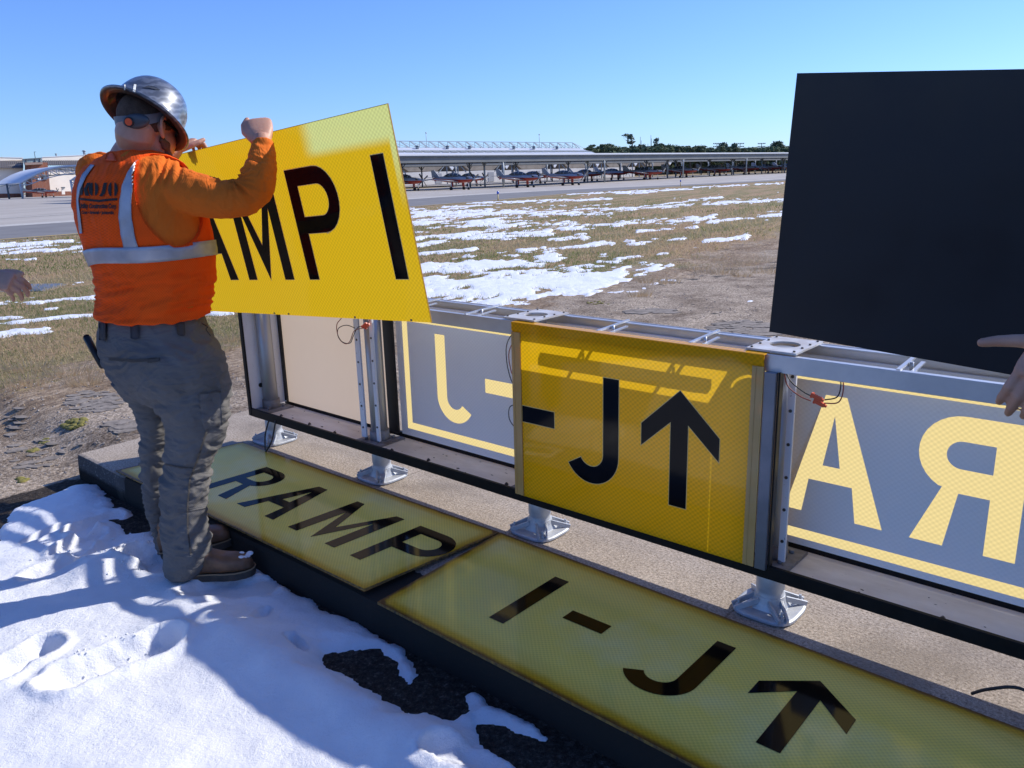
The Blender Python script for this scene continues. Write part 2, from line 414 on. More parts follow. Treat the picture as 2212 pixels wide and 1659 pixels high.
bh = mth(nt, 'ADD', noise(nt, geo, 70, 4, .8), mth(nt, 'MULTIPLY', noise(nt, geo, 14, 4, .7), 1.2))
bn = nd(nt, 'ShaderNodeBump', {'Height': bh, 'Strength': .9, 'Distance': .02}); nt.links.new(bn.outputs[0], b.inputs['Normal'])
nt.links.new(b.outputs[0], out.inputs[0]); M_ground = m
me = fast_mesh('ground', np.stack([X, Y, Z], -1).reshape(-1, 3), gridfaces(nx, ny), M_ground)
ca = me.attributes.new('zone', 'FLOAT', 'POINT'); ca.data.foreach_set('value', np.clip(grassness(X, Y)+.5, 0, 1).ravel().astype(np.float32))
gg_ = grassness(X, Y); dirt_ = np.clip(1-np.abs(gg_+.55)/np.where(X < .3, 2.2, .9), 0, 1)
ca = me.attributes.new('dirt', 'FLOAT', 'POINT'); ca.data.foreach_set('value', dirt_.ravel().astype(np.float32))
Ss = (X-P0[0])*E3[0]+(Y-P0[1])*E3[1]; Nn = -((X-P0[0])*Y3[0]+(Y-P0[1])*Y3[1])
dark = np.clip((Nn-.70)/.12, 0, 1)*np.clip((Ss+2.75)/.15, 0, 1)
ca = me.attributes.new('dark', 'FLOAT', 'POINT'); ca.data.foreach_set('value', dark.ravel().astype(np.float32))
fast_obj('ground', me, kind='structure')
# ---- apron (concrete), taxiway stripe, shoulder
def band(off0, off1, z, name, mt, **kw):
    """strip running along the apron edge; offsets in metres towards the aircraft"""
    p = np.array([apx, apy]).T; d = np.gradient(p, axis=0); d /= np.linalg.norm(d, axis=1)[:, None]; nl = np.stack([-d[:, 1], d[:, 0]], 1)
    q = []
    for k in range(len(p)-1):
        for t in np.linspace(0, 1, 25)[:-1]: q.append((p[k]*(1-t)+p[k+1]*t, nl[k]*(1-t)+nl[k+1]*t))
    V = []; st = np.linspace(off0, off1, 24 if off1-off0 > 50 else 3)
    for a, b_ in q:
        for o in st:
            w = a+b_*o; V.append((w[0], w[1], GZ+dip(w[0], w[1])+z))
    me = fast_mesh(name, np.array(V), gridfaces(len(q), len(st))[:, ::-1], mt)
    return fast_obj(name, me, **kw)
m_ap = mat('apron_concrete', (.36, .32, .27), (.48, .435, .375), .25, .3, .7, .85, bump=(30, .3, .01), stretch=(1, .35, 1))
m_sh = mat('shoulder_asphalt', (.17, .16, .155), (.22, .21, .20), .6, rough=.9)
m_wh = mat('faded_line_paint', (.60, .57, .50), (.42, .39, .35), 3, rough=.8)
m_yl = mat('yellow_line_paint', (.62, .42, .10), (.40, .30, .14), 3, rough=.8)
band(-.0, 900, .012, 'apron', m_ap, kind='structure')
band(.4, 11, .018, 'shoulder', m_sh, kind='structure')
band(.15, .5, .024, 'edge_line_marking', m_yl, kind='structure')
band(11, 13.2, .024, 'taxi_lane_marking', m_wh, kind='structure')
band(24, 25, .024, 'apron_lane_marking', m_wh, kind='structure')
# ---- snow lying in the field
CAP = [((915,645),(1160,640),14,.9),((1000,612),(1420,580),10,1.),((1120,630),(1310,600),19,1.2),((925,622),(1150,618),16,1.2),((1290,605),(1440,578),7,.9),((915,584),(1174,564),10,.7),((1127,542),(1319,527),3.5,.2),
 ((1291,564),(1440,548),3,0),((1358,525),(1476,517),3,0),((1527,521),(1609,511),3.5,.3),((1213,493),(1535,472),4,.1),((1535,480),(1695,462),3,.1),((1189,517),(1260,511),4,.3),((903,513),(1189,501),6,-.1),
 ((891,480),(1244,487),6,-.1),((899,462),(1299,458),7,-.1),((1299,454),(1495,442),2.5,.1),((1527,440),(1695,431),3,.2),((1017,438),(1315,430),2,.1),((1232,419),(1495,407),1.5,0),((907,552),(1024,537),3,-.1),((1005,552),(1090,546),3,-.1),
 ((905,530),(960,520),3,-.2),((1380,500),(1500,492),2,-.1),((960,447),(1060,443),1.6,0),((1330,418),(1420,414),1.3,0),((1500,404),(1690,394),1.3,0),((1400,445),(1560,425),1.5,-.1),
 ((-60,534),(98,524),5,.1),((-60,548),(183,534),5,.0),((98,523),(153,521),2,0),((13,562),(75,560),2,0),((-60,662),(203,642),7,.3),((-60,707),(203,680),3,.2),((-60,734),(98,712),5,.1),((-60,745),(39,735),4,.1),((98,669),(125,667),2,.1),((0,689),(46,688),2,0),
 ((450,680),(500,678),3,.1),((160,612),(180,610),2,0),((-60,600),(50,606),3,-.1),((1880,452),(2300,430),4,0),((1750,480),(2300,450),4,0),((1720,500),(2100,492),3,.2),((1800,425),(2400,405),3,.1),((1900,520),(2450,500),4,.2),((-200,620),(20,612),3,.1)]
def snow_field(PX, PY, X, Y):
    m = np.full(PX.shape, -2.1)
    for a, b_, h, bias in CAP:
        ax, ay = a; bx, by = b_; L = math.hypot(bx-ax, by-ay); dx, dy = (bx-ax)/L, (by-ay)/L
        t = (PX-ax)*dx+(PY-ay)*dy; dp = np.abs(-(PX-ax)*dy+(PY-ay)*dx); ov = np.maximum(0, np.maximum(-t, t-L))
        v = 1-np.sqrt((dp/h)**2+(ov/(h*2.2))**2)+bias*.6
        m = np.maximum(m, np.maximum(v, -2.1))
    c, s = math.cos(R_(62)), math.sin(R_(62)); U = X*c+Y*s; Vv = -X*s+Y*c
    st = fbm(U*.45, Vv*1.6, 5, 31)-.5; fi = fbm(X*2.2, Y*2.2, 5, 77)-.5; fi2 = fbm(U*1.6, Vv*6., 4, 12)-.5; fi3 = fbm(X*8, Y*8, 3, 15)-.5
    return m*.92-.26+st*3.2+fi*3.2+fi2*3.0+fi3*1.5
hor = lambda x: 419.-.03315*x
cols = np.arange(-220, 2480, 3.2); rows = np.concatenate([np.arange(0, 130, 1.), np.arange(130, 380, 1.8)])
PXg, K = np.meshgrid(cols, rows, indexing='ij'); PYg = hor(PXg)+24+K*.96
D = CF[None, None, :]+((PXg-W_/2)/FPX)[..., None]*CR-((PYg-H_/2)/FPX)[..., None]*CU
T = (GZ-CAM[2])/D[..., 2]; G = CAM+D*T[..., None]
mk = snow_field(PXg, PYg, G[..., 0], G[..., 1])
dist = G[..., 1]
# snow never on the apron
apd = G[..., 1]-np.interp(G[..., 0], apx, apy)
mk = np.where(apd > -.4, -2, mk)
hgt = np.clip(mk*.035, -.02, .018)*np.clip(dist/14, .7, 1.5)+np.where(mk > 0, (fbm(G[..., 0]*5, G[..., 1]*5, 3, 3)-.5)*.02, 0)
Zs = ground_z(G[..., 0], G[..., 1])+.004+np.where(mk < 0, np.maximum(hgt, -.02), hgt)
Vs = np.stack([G[..., 0], G[..., 1], Zs], -1).reshape(-1, 3); Fs = gridfaces(*PXg.shape)
kp = (mk.ravel()[Fs] > -.25).any(1); Fs = Fs[kp][:, ::-1]
us = np.unique(Fs); rm = np.full(len(Vs), -1); rm[us] = np.arange(len(us))
m_snow = newmat('snow'); nt = m_snow[1]
v = coord(nt)
bn = nd(nt, 'ShaderNodeBump', {'Height': mth(nt, 'ADD', noise(nt, v, 70, 6, .8), mth(nt, 'MULTIPLY', noise(nt, v, 12, 4, .6), 1.6)), 'Strength': .6, 'Distance': .012})
b = nd(nt, 'ShaderNodeBsdfPrincipled', {'Base Color': ramp(nt, noise(nt, v, 6, 4), [(.3, (.80, .82, .86)), (.7, (.90, .91, .93))]), 'Roughness': .55, 'Specular IOR Level': .35, 'Normal': bn.outputs[0]})
nt.links.new(b.outputs[0], m_snow[2].inputs[0]); m_snow = m_snow[0]
fast_obj('snow_patches', fast_mesh('snow_patches', Vs[us], rm[Fs], m_snow), kind='stuff', label='thin patches of melting white snow streaked across the dry grass field', category='snow')
# ---- concrete slab under the sign
m_conc = mat('slab_concrete', (.30, .262, .222), (.42, .375, .325), 3.5, .3, .7, .9, bump=(120, .5, .006), speck=(150, .60, (.13, .105, .09)))
m, nt, out = newmat('slab_concrete')
v = coord(nt); c = ramp(nt, noise(nt, v, 2.6, 6, .6), [(.3, (.40, .335, .27)), (.7, (.51, .44, .37))])
sp = ramp(nt, noise(nt, v, 105, 3, .85), [(.32, (.30, .26, .22)), (.46, (.80, .78, .75)), (.58, (1.08, 1.07, 1.05)), (.72, (1.65, 1.62, 1.56))])
mx = nd(nt, 'ShaderNodeMix', data_type='RGBA', blend_type='MULTIPLY'); mx.inputs[0].default_value = 1
nt.links.new(c, mx.inputs[6]); nt.links.new(sp, mx.inputs[7])
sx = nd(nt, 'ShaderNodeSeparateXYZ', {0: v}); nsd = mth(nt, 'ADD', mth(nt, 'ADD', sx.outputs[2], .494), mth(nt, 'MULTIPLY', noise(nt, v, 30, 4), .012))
cc = mixc(nt, ramp(nt, nsd, [(.492, (1, 1, 1)), (.498, (0, 0, 0))]), mx.outputs[2], (.072, .068, .066))   # cast face below the arris, darkened for its shade as well as dirt
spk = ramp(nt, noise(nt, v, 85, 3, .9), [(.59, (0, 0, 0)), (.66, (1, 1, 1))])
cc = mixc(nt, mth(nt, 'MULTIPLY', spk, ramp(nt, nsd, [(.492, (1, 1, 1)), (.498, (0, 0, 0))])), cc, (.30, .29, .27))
cc = mixc(nt, ramp(nt, mth(nt, 'ADD', nsd, .075), [(.485, (1, 1, 1)), (.510, (0, 0, 0))]), cc, (.010, .009, .008))     # face turns near black towards the foot of the slab
# shade in the gap between the loose panels, painted black into the top
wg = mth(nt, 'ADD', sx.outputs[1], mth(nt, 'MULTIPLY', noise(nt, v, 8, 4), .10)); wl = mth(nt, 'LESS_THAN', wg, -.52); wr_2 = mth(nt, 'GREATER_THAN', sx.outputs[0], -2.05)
jn = mth(nt, 'LESS_THAN', mth(nt, 'ABSOLUTE', mth(nt, 'SUBTRACT', mth(nt, 'FRACT', mth(nt, 'ADD', mth(nt, 'MULTIPLY', sx.outputs[0], .55), mth(nt, 'MULTIPLY', noise(nt, v, 25, 3), .006))), .5)), .0022)
cc = mixc(nt, mth(nt, 'MULTIPLY', jn, .55), cc, (.10, .085, .07))
stn = ramp(nt, noise(nt, v, 1.1, 6, .65, .6), [(.52, (0, 0, 0)), (.66, (.55, .55, .55))]); cc = mixc(nt, stn, cc, (.20, .165, .13))
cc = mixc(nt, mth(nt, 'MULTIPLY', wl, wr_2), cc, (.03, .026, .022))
b = nd(nt, 'ShaderNodeBsdfPrincipled', {'Base Color': cc, 'Roughness': .9, 'Specular IOR Level': .2})
bn = nd(nt, 'ShaderNodeBump', {'Height': noise(nt, v, 110, 4, .8), 'Strength': .5, 'Distance': .008}); nt.links.new(bn.outputs[0], b.inputs['Normal'])
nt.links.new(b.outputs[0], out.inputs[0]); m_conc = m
gxs = np.arange(-2.62, 5.6, .04); prof = [(.808, -.30), (.812, -.10), (.806, -.02), (.800, -.004), (.785, 0), (.4, .001), (0, 0), (-.4, 0), (-.95, 0), (-.97, -.006), (-.975, -.3)]
mb = MB(); rs = []
for s in gxs:
    w = (vn(s*9, 1, 4)-.5)*.008
    rs.append([(s, -(n+(w if n > .7 else 0)), z+(w*.6 if -.15 < z < 0 else 0)) for n, z in prof])
mb.rings(rs, True, 0, False)
slab = thing('concrete_slab', 'long speckled concrete slab with a dark front edge under the open sign', 'slab', M=SM)
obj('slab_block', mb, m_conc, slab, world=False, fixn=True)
# ================================================================== SIGN
m_alu = mat('aluminium', (.62, .63, .65), (.52, .53, .55), 6, rough=.42, metal=.55, rvar=.2, bump=(40, .08, .002))
m_alug = mat('aluminium_grey', (.40, .42, .45), (.33, .35, .38), 10, rough=.5, metal=.5)
m_galv = mat('weathered_aluminium_tube', (.50, .51, .52), (.38, .39, .40), 5, rough=.42, metal=.6, rvar=.2, stretch=(1, 1, .3))
m_wht = mat('white_enamel', (.84, .85, .88), (.76, .77, .80), 4, rough=.45, speck=(90, .72, (.35, .33, .30)))
m_blk = mat('black_anodised_rail', (.008, .008, .009), (.012, .012, .013), 20, rough=.5, spec=.15, bump=(60, .06, .001))
m_blkp = mat('black_strip', (.01, .01, .011), rough=.4)
m_cast = mat('cast_aluminium', (.42, .44, .47), (.52, .54, .57), 25, rough=.55, metal=.35, bump=(60, .3, .003))
m_screw = mat('steel_screw', (.16, .15, .14), (.10, .08, .06), 50, rough=.5, metal=.7)
m_tray = mat('dirty_tray', (.93, .85, .75), (.70, .61, .50), 3.2, .38, .68, .75, speck=(26, .70, (.13, .10, .07)), bump=(60, .25, .003), stretch=(1, 2.2, 1))
m_grey = mat('grey_panel_back', (.27, .32, .39), (.23, .275, .345), .9, .3, .7, .42, coat=.15)
def prism(nt, v, s=155.):
    sx = nd(nt, 'ShaderNodeSeparateXYZ', {0: v})
    a = mth(nt, 'SINE', mth(nt, 'MULTIPLY', sx.outputs[0], s*2.2)); b_ = mth(nt, 'SINE', mth(nt, 'MULTIPLY', sx.outputs[2], s*2.6))
    q = mth(nt, 'MULTIPLY', a, b_); return q
def film(name, dcol, tcol, trans, rough=.12, pr=155., amt=.16, spec=.5, pale=None, stain=None, noisecol=None, bumps=.15, ds=.0015, mult=False):
    m, nt, out = newmat(name); v = coord(nt); q = prism(nt, v, pr)
    fac = mth(nt, 'ADD', mth(nt, 'MULTIPLY', q, amt), 1.)
    def shade(c):
        n = nd(nt, 'ShaderNodeVectorMath', operation='SCALE'); 
        if isinstance(c, bpy.types.NodeSocket): nt.links.new(c, n.inputs[0])
        else: n.inputs[0].default_value = c
        nt.links.new(fac, n.inputs['Scale']); return n.outputs[0]
    dc, tc = dcol, tcol
    if noisecol:
        f = ramp(nt, noise(nt, v, noisecol[0], 5, .6), [(.35, (0, 0, 0)), (.65, (1, 1, 1))])
        dc = mixc(nt, f, dcol, noisecol[1])
        if trans: tc = mixc(nt, f, tcol, noisecol[2])
    if pale:   # paler patch in one corner: x range, z range, colours
        (xa, xb, za, zb, pd, pt) = pale; sx = nd(nt, 'ShaderNodeSeparateXYZ', {0: v})
        def stp(o, a, b_): return mth(nt, 'MULTIPLY', nd(nt, 'ShaderNodeMapRange', {0: o, 1: a, 2: b_}, interpolation_type='SMOOTHSTEP').outputs[0], 1.)
        f = mth(nt, 'MULTIPLY', stp(sx.outputs[0], xa, xb), stp(mth(nt, 'SUBTRACT', sx.outputs[2], mth(nt, 'MULTIPLY', sx.outputs[0], .0)), za, zb))
        edge = stp(sx.outputs[0], -.032, -.022); f = mth(nt, 'MAXIMUM', f, mth(nt, 'MULTIPLY', edge, stp(sx.outputs[2], .35, .6)))
        f = mth(nt, 'MULTIPLY', f, .8); dc = mixc(nt, f, dc if isinstance(dc, bpy.types.NodeSocket) else dc, pd); tc = mixc(nt, f, tc if isinstance(tc, bpy.types.NodeSocket) else tc, pt)
    bn = nd(nt, 'ShaderNodeBump', {'Height': q, 'Strength': bumps, 'Distance': ds})
    b = nd(nt, 'ShaderNodeBsdfPrincipled', {'Base Color': shade(dc), 'Roughness': .6, 'Specular IOR Level': 0., 'Normal': bn.outputs[0], 'Coat Weight': spec, 'Coat Roughness': rough})
    sh = b.outputs[0]
    if trans:
        t = nd(nt, 'ShaderNodeBsdfTranslucent', {'Color': shade(tc)}); sh = nd(nt, 'ShaderNodeMixShader', {0: trans, 1: sh, 2: t.outputs[0]}).outputs[0]
    nt.links.new(sh, out.inputs[0]); return m
m_backyl = film('yellow_film_from_behind', (.46, .34, .11), (.78, .61, .24), .72, .3, 150, .10, spec=.2)
m_backgrey = film('grey_back_of_black_film', (.88, .83, .78), (.2, .25, .32), 0, .25, 150, .03, spec=.25)
m_blank = mat('cream_back_panel', (.52, .42, .32), (.58, .48, .37), 1.2, rough=.5, trans=.32, tcol=(.85, .66, .48))
m_panY = film('yellow_prismatic_panel', (.92, .49, .010), (.95, .58, .01), .36, .05, 150, .16, spec=.9, bumps=.10)
m_heldY = film('yellow_prismatic_panel_held', (.58, .31, .008), (.60, .385, .010), .58, .06, 150, .15, spec=.6, bumps=.12,
    pale=(-.52, -.42, .565, .605, (.50, .58, .20), (.56, .66, .26)))
m_strip = mat('amber_edge_strip', (.62, .40, .12), (.70, .48, .20), 5, rough=.4, coat=.3, trans=.3, tcol=(.9, .6, .2))
m_letk = mat('black_vinyl_letter', (.004, .004, .005), rough=.5, coat=.28, spec=.0)
m_letk2 = mat('black_vinyl_letter_faded', (.006, .004, .003), (.012, .008, .005), 6, rough=.5, coat=.5, spec=.0)
m_edge = mat('pale_letter_edge', (.80, .58, .22), rough=.5)
sign = thing('airfield_guidance_sign', 'long open airfield sign on short posts, mirrored yellow letters showing inside', 'sign', M=SM)
SL, SR, DD = -1.965, 3.95, .118
MODS = [-1.937, -1.0, 0., .99, 1.98, 2.97, 3.9]
zb0, zb1, zt0, zt1 = .172, .204, .838, .895
def LB(nm, a, b_, mt, par=sign, bev=.0015, **k):
    """box in sign coordinates: a,b = (s, n, z) corners"""
    mb = MB().box((min(a[0], b_[0]), -max(a[1], b_[1]), min(a[2], b_[2])), (max(a[0], b_[0]), -min(a[1], b_[1]), max(a[2], b_[2])))
    return obj(nm, mb, mt, par, world=False, bevel=bev, **k)
# lower tray and rails
LB('bottom_rail', (SL, DD+.004, zb0), (SR, DD-.010, zb1+.012), m_blk)
LB('bottom_rail', (SL, -DD-.004, zb0), (SR, -DD+.014, zb1+.010), m_blk)
tr = LB('bottom_tray', (SL+.012, DD-.010, zb0+.006), (SR, -DD+.014, zb0+.018), m_tray, bev=0)
for s in np.arange(-1.75, 3.9, .235):
    mb = MB(); c = np.array([s+random.uniform(-.03, .03), -random.uniform(.05, .085), zb0+.018]); mb.cyl(c, c+[0, 0, .006], .009, .007, 8); mb.cyl(c+[0, 0, .005], c+[0, 0, .010], .005, .004, 6)
    obj('tray_bolt', mb, m_screw, tr, world=False)
mb = MB()
for i in range(60):
    c = np.array([random.uniform(-1.9, 3.8), -random.uniform(-.08, .10), zb0+.0185]); r = random.uniform(.003, .010)
    mb.ell(c, (r, 0, 0), (0, r*.6, 0), (0, 0, r*.22), 7, 4)
obj('tray_debris', mb, mat('leaf_litter', (.06, .045, .03), (.20, .17, .13), 30), tr, world=False, kind='stuff')
# top frame: front and rear extrusions, inner lips
for nn, sgn in ((DD, 1), (-DD, -1)):
    LB('top_rail', (SL, nn, zt0+.004), (SR, nn-sgn*.006, zt1), m_alu)
    LB('top_rail_lip', (SL, nn-sgn*.006, zt1-.007), (SR, nn-sgn*.030, zt1-.002), m_alu)
LB('inner_rail', (SL, -.100, zt1-.062), (SR, -.088, zt1-.034), m_wht)
for s0, s1 in ((-1.86, -1.12), (-.82, -.14), (.17, .86), (1.16, 1.86), (2.15, 2.85), (3.1, 3.8)):
    l = LB('light_channel', (s0, .035, zt1-.050), (s1, .005, zt1-.022), m_alu)
    LB('lamp_tube', (s0+.04, .030, zt1-.056), (s1-.04, .010, zt1-.0505), m_wht, l)
    for c in (s0+.19, s1-.14):
        mb = MB(); mb.bar((c, -.105, zt1-.001), (c-.006, .105, zt1+.006), .011, .006); obj('cross_bar', mb, m_alu, sign, world=False)
        mb = MB(); mb.bar((c+.028, -.105, zt1-.012), (c+.022, .05, zt1-.006), .011, .005); obj('cross_bar', mb, m_alu, sign, world=False)
        mb = MB(); mb.cyl((c+.01, -.02, zt1-.02), (c+.01, -.02, zt1+.007), .006, n=8); obj('hanger_bolt', mb, m_alu, sign, world=False)
for i, s in enumerate(MODS):
    # square top plate with a round hole
    hw = .078
    v, f = curve_mesh([[(-hw, -.105), (hw, -.105), (hw, .105), (-hw, .105)], arc(0, 0, .046, 0, 352, 28)], .006)
    mb = MB().add([(s+a[0], a[1], zt1+.006+a[2]) for a in v], f)
    pl = obj('top_plate', mb, mat('top_plate_alu', (.66, .66, .65), (.50, .45, .40), 16, rough=.5, metal=.2) if i == 0 else bpy.data.materials['top_plate_alu'], sign, world=False, fixn=True)
    for a in (-1, 1):
        for b_ in (-.09, -.03, .03, .09): mb = MB(); mb.cyl((s+a*.066, b_, zt1+.009), (s+a*.066, b_, zt1+.013), .004, n=8); obj('plate_screw', mb, m_screw, pl, world=False)
    # post tube, base coupling and foot
    mb = MB(); mb.tube([(s, 0, .045), (s, 0, zt1-.002)], .040, 28)
    po = obj('post', mb, m_galv, sign, world=False)
    mb = MB()
    mb.tube([(s, 0, .052), (s, 0, .060), (s, 0, .066), (s, 0, .078), (s, 0, .082), (s, 0, zb0-.002)], [.046, .047, .0435, .0435, .046, .046], 28)
    obj('frangible_coupling', mb, m_cast, po, world=False)
    mb = MB()
    q = []
    for (ax, h) in ((.105, .004), (.105, .013), (.099, .017), (.060, .018), (.053, .040), (.049, .060)):
        rr = []
        for t in np.linspace(0, 2*math.pi, 32, endpoint=False):
            c_, s_ = math.cos(t), math.sin(t); pw = 3.6 if h < .02 else 2
            k = (abs(c_)**pw+abs(s_)**pw)**(-1/pw); rr.append((s+ax*k*c_, ax*k*s_, h))
        q.append(rr)
    mb.rings(q)
    for a in (0, 90, 180, 270):
        t = R_(a+45); d = np.array([math.cos(t), math.sin(t), 0]); w = np.array([-d[1], d[0], 0]); c = np.array([s, 0, 0])
        for sg in (-1, 1): mb.bar(c+d*.045+w*sg*.022+[0, 0, .046], c+d*.122+w*sg*.014+[0, 0, .018], .008, .018)
        mb.cyl(c+d*.105+[0, 0, .012], c+d*.105+[0, 0, .028], .011, .010, 6); mb.cyl(c+d*.105+[0, 0, .028], c+d*.105+[0, 0, .045], .005, n=8)
    obj('foot_plate', mb, m_cast, sign, world=False, bevel=.001, smooth=False)
    # inner collar on the tray
    mb = MB(); mb.tube([(s, 0, zb0+.018), (s, 0, zb0+.075)], [.049, .047], 24)
    mb.box((s-.085, -.095, zb0+.018), (s+.085, .085, zb0+.028))
    for a in (45, 135, 225, 315): mb.cyl((s+.065*math.cos(R_(a)), .065*math.sin(R_(a)), zb0+.028), (s+.065*math.cos(R_(a)), .065*math.sin(R_(a)), zb0+.040), .009, n=6)
    obj('post_collar', mb, mat('dirty_cast', (.30, .30, .31), (.16, .13, .11), 14, rough=.7, bump=(50, .4, .004)) if i == 0 else bpy.data.materials['dirty_cast'], sign, world=False)
    if 0 < i < 6:
        # slotted strips either side of the post
        for x0, x1 in ((-.074, -.040), (.040, .062)):
            st = LB('post_strip', (s+x0, .052, zb1+.005), (s+x1, .042, zt0+.005), m_wht, bev=.001)
            for k, z in enumerate(np.linspace(.26, .80, 6)):
                mb = MB(); c = np.array([s+(x0+x1)/2, -.052, z+(.02 if x0 > 0 else 0)]); mb.cyl(c, c+[0, -.003, 0], .0055, .005, 8); obj('strip_screw', mb, m_screw, st, world=False)
        if i == 1: LB('black_divider', (s-.020, -DD+.030, zb1+.012), (s+.050, -DD+.042, zt0+.01), m_blkp)
# left end plate
ep = LB('end_plate', (SL-.004, DD, zb1), (SL+.002, -DD, zt1-.004), m_wht)
LB('end_trim', (SL-.008, DD+.006, zb0+.002), (SL+.018, DD-.004, zt1), m_blk)
LB('inner_trim', (SL+.020, -DD+.030, zb1+.012), (SL+.052, -DD+.016, zt0), m_blkp)
mb = MB(); mb.cyl((SL+.002, -.04, .33), (SL+.008, -.04, .33), .012, n=16); obj('end_grommet', mb, m_blkp, ep, world=False)
LB('end_wing', (SL+.02, -DD+.075, zb1+.005), (SL+.028, -DD+.02, zt0), m_wht)
# back panels (an open tray 4 mm deep: the sheet itself is one skin so that sun can glow through the film)
def back_panel(s0, s1, mt, name='back_panel', lab=None):
    mb = MB(); n = -DD+.020; z0, z1 = zb1+.008, zt0+.003
    mb.add([(s0, -n, z0), (s1, -n, z0), (s1, -n, z1), (s0, -n, z1)], [(0, 1, 2, 3)])
    for a, b_ in (((s0, z0), (s1, z0)), ((s1, z0), (s1, z1)), ((s1, z1), (s0, z1)), ((s0, z1), (s0, z0))):
        mb.add([(a[0], -n, a[1]), (b_[0], -n, b_[1]), (b_[0], -n+.004, b_[1]), (a[0], -n+.004, a[1])], [(0, 3, 2, 1)])
    return obj(name, mb, mt, sign, world=False, label=lab, smooth=False)
back_panel(-1.913, -1.005, m_blank, lab='blank cream back panel')
def back_lettered(s0, s1, items, border):
    """grey film with the letters and border cut out of it, so the yellow sheet behind shows"""
    z0, z1 = zb1+.008, zt0+.003; n = -DD+.0215
    bp = back_panel(s0, s1, m_backyl)
    outer = [(s0, z0), (s1, z0), (s1, z1), (s0, z1)]
    bx0, bx1, bz0, bz1, bw = border
    sp = []
    # grey frame outside the border
    def flat(splines, nm):
        v, f = curve_mesh(splines, .0006); mb = MB().add([(a[0], -n-a[2], a[1]) for a in v], f); return obj(nm, mb, m_backgrey, bp, world=False, fixn=True, smooth=False)
    flat([outer, [(bx0, bz0), (bx1, bz0), (bx1, bz1), (bx0, bz1)]], 'grey_film_margin')
    inner = [(bx0+bw, bz0+bw*.95), (bx1-bw, bz0+bw*.95), (bx1-bw, bz1-bw*.95), (bx0+bw, bz1-bw*.95)]
    holes = []; isl = []
    for ch, x0, x1, t in items:
        g = glyph(ch, x1-x0, t); g = [[(x1-a, .335+b_) for a, b_ in q] for q in g]
        holes.append(g[0]); isl += g[1:]
    flat([inner]+holes, 'grey_film')
    for q in isl: flat([q], 'letter_counter')
back_lettered(-.945, .0, [('J', -.680, -.436, .064), ('-', -.375, -.215, .064)], (-.900, -.0205, .248, .812, .036))
back_lettered(.004, .926, [('M', .55, .87, .064), ('P', .20, .48, .064)], (.0245, .9065, .248, .812, .036))
back_lettered(.93, 2.20, [('A', .956, 1.2925, .078), ('R', 1.373, 1.650, .080)], (.9305, 2.1805, .236, .812, .036))
back_panel(2.21, 3.9, m_backgrey)

# wires with red connectors
m_wr = mat('wire_red', (.35, .07, .04), rough=.5); m_wk = mat('wire_black', (.02, .018, .018), rough=.5); m_con = mat('orange_connector', (.75, .09, .02), rough=.4)
def wire(pts, mt, r=.0019, nm='wire'):
    mb = MB(); mb.tube([(a, -b_, c) for a, b_, c in pts], r, 8, k=6); return obj(nm, mb, mt, sign, world=False)
def connector(c, d):
    c = np.array([c[0], -c[1], c[2]]); d = nrm(d); mb = MB()
    a = np.array([0, 0, 1.]); a = nrm(a-d*(a@d)); n_ = np.cross(d, a)
    for o, sh in ((.006, -.007), (-.006, .007)):
        mb.obox(c+a*o+d*sh, d*.017, a*.0055, n_*.005); mb.obox(c+a*o+d*(sh+.017), d*.006, a*.0035, n_*.0035); mb.obox(c+a*o+d*(sh-.013), d*.003, a*.0075, n_*.006)
    obj('connector', mb, m_con, sign, world=False)
for s in (-1.0, .99):
    q = 1 if s > 0 else -1
    if s > 0:
        wire([(s+.03, .07, .845), (s+.05, .085, .80), (s+.09, .09, .775), (s+.125, .09, .765)], m_wr); wire([(s+.03, .07, .850), (s+.06, .088, .815), (s+.10, .09, .79), (s+.125, .09, .78)], m_wk)
        wire([(s+.165, .09, .765), (s+.205, .09, .775), (s+.215, .09, .82), (s+.20, .08, .87)], m_wr); wire([(s+.165, .09, .775), (s+.20, .09, .79), (s+.207, .09, .83), (s+.195, .08, .87)], m_wk)
        connector((s+.145, .09, .771), (1, 0, -.35))
    else:
        wire([(s-.11, .05, .89), (s-.13, .07, .80), (s-.15, .09, .76), (s-.145, .09, .70), (s-.10, .09, .675), (s-.06, .09, .69), (s-.02, .09, .745), (s+.05, .09, .765)], m_wr)
        wire([(s-.06, .05, .745), (s-.10, .07, .760), (s-.142, .085, .745), (s-.150, .09, .715), (s-.12, .09, .682), (s-.06, .09, .682), (s-.03, .09, .72), (s+.01, .09, .765), (s+.06, .09, .77)], m_wk)
        wire([(s+.085, .09, .79), (s+.100, .08, .83), (s+.07, .06, .88)], m_wr); connector((s+.065, .09, .777), (.8, 0, .55))
wire([(-.045, .06, .86), (-.065, .10, .80), (-.068, .10, .72), (-.045, .10, .65), (-.03, .08, .62)], m_wk); wire([(-.04, .06, .84), (-.055, .10, .77), (-.05, .10, .70), (-.03, .10, .66)], m_wr)
wire([(-.03, .09, .56), (-.06, .10, .545), (-.065, .10, .50), (-.04, .10, .47), (-.025, .08, .46)], m_wk)
mb = MB(); mb.tube([(-1.80, -.10, .19), (-1.80, -.14, .10), (-1.78, -.16, .02), (-1.74, -.17, .04), (-1.72, -.15, .09), (-1.715, -.12, .19)], .0045, 8, k=6); obj('conduit_loop', mb, m_wk, sign, world=False)
mb = MB(); mb.tube([(1.62, -.10, .012), (1.66, -.13, .06), (1.73, -.14, .10), (1.80, -.13, .07), (1.86, -.12, .02)], .0045, 8, k=6); obj('conduit_loop', mb, m_wk, sign, world=False)
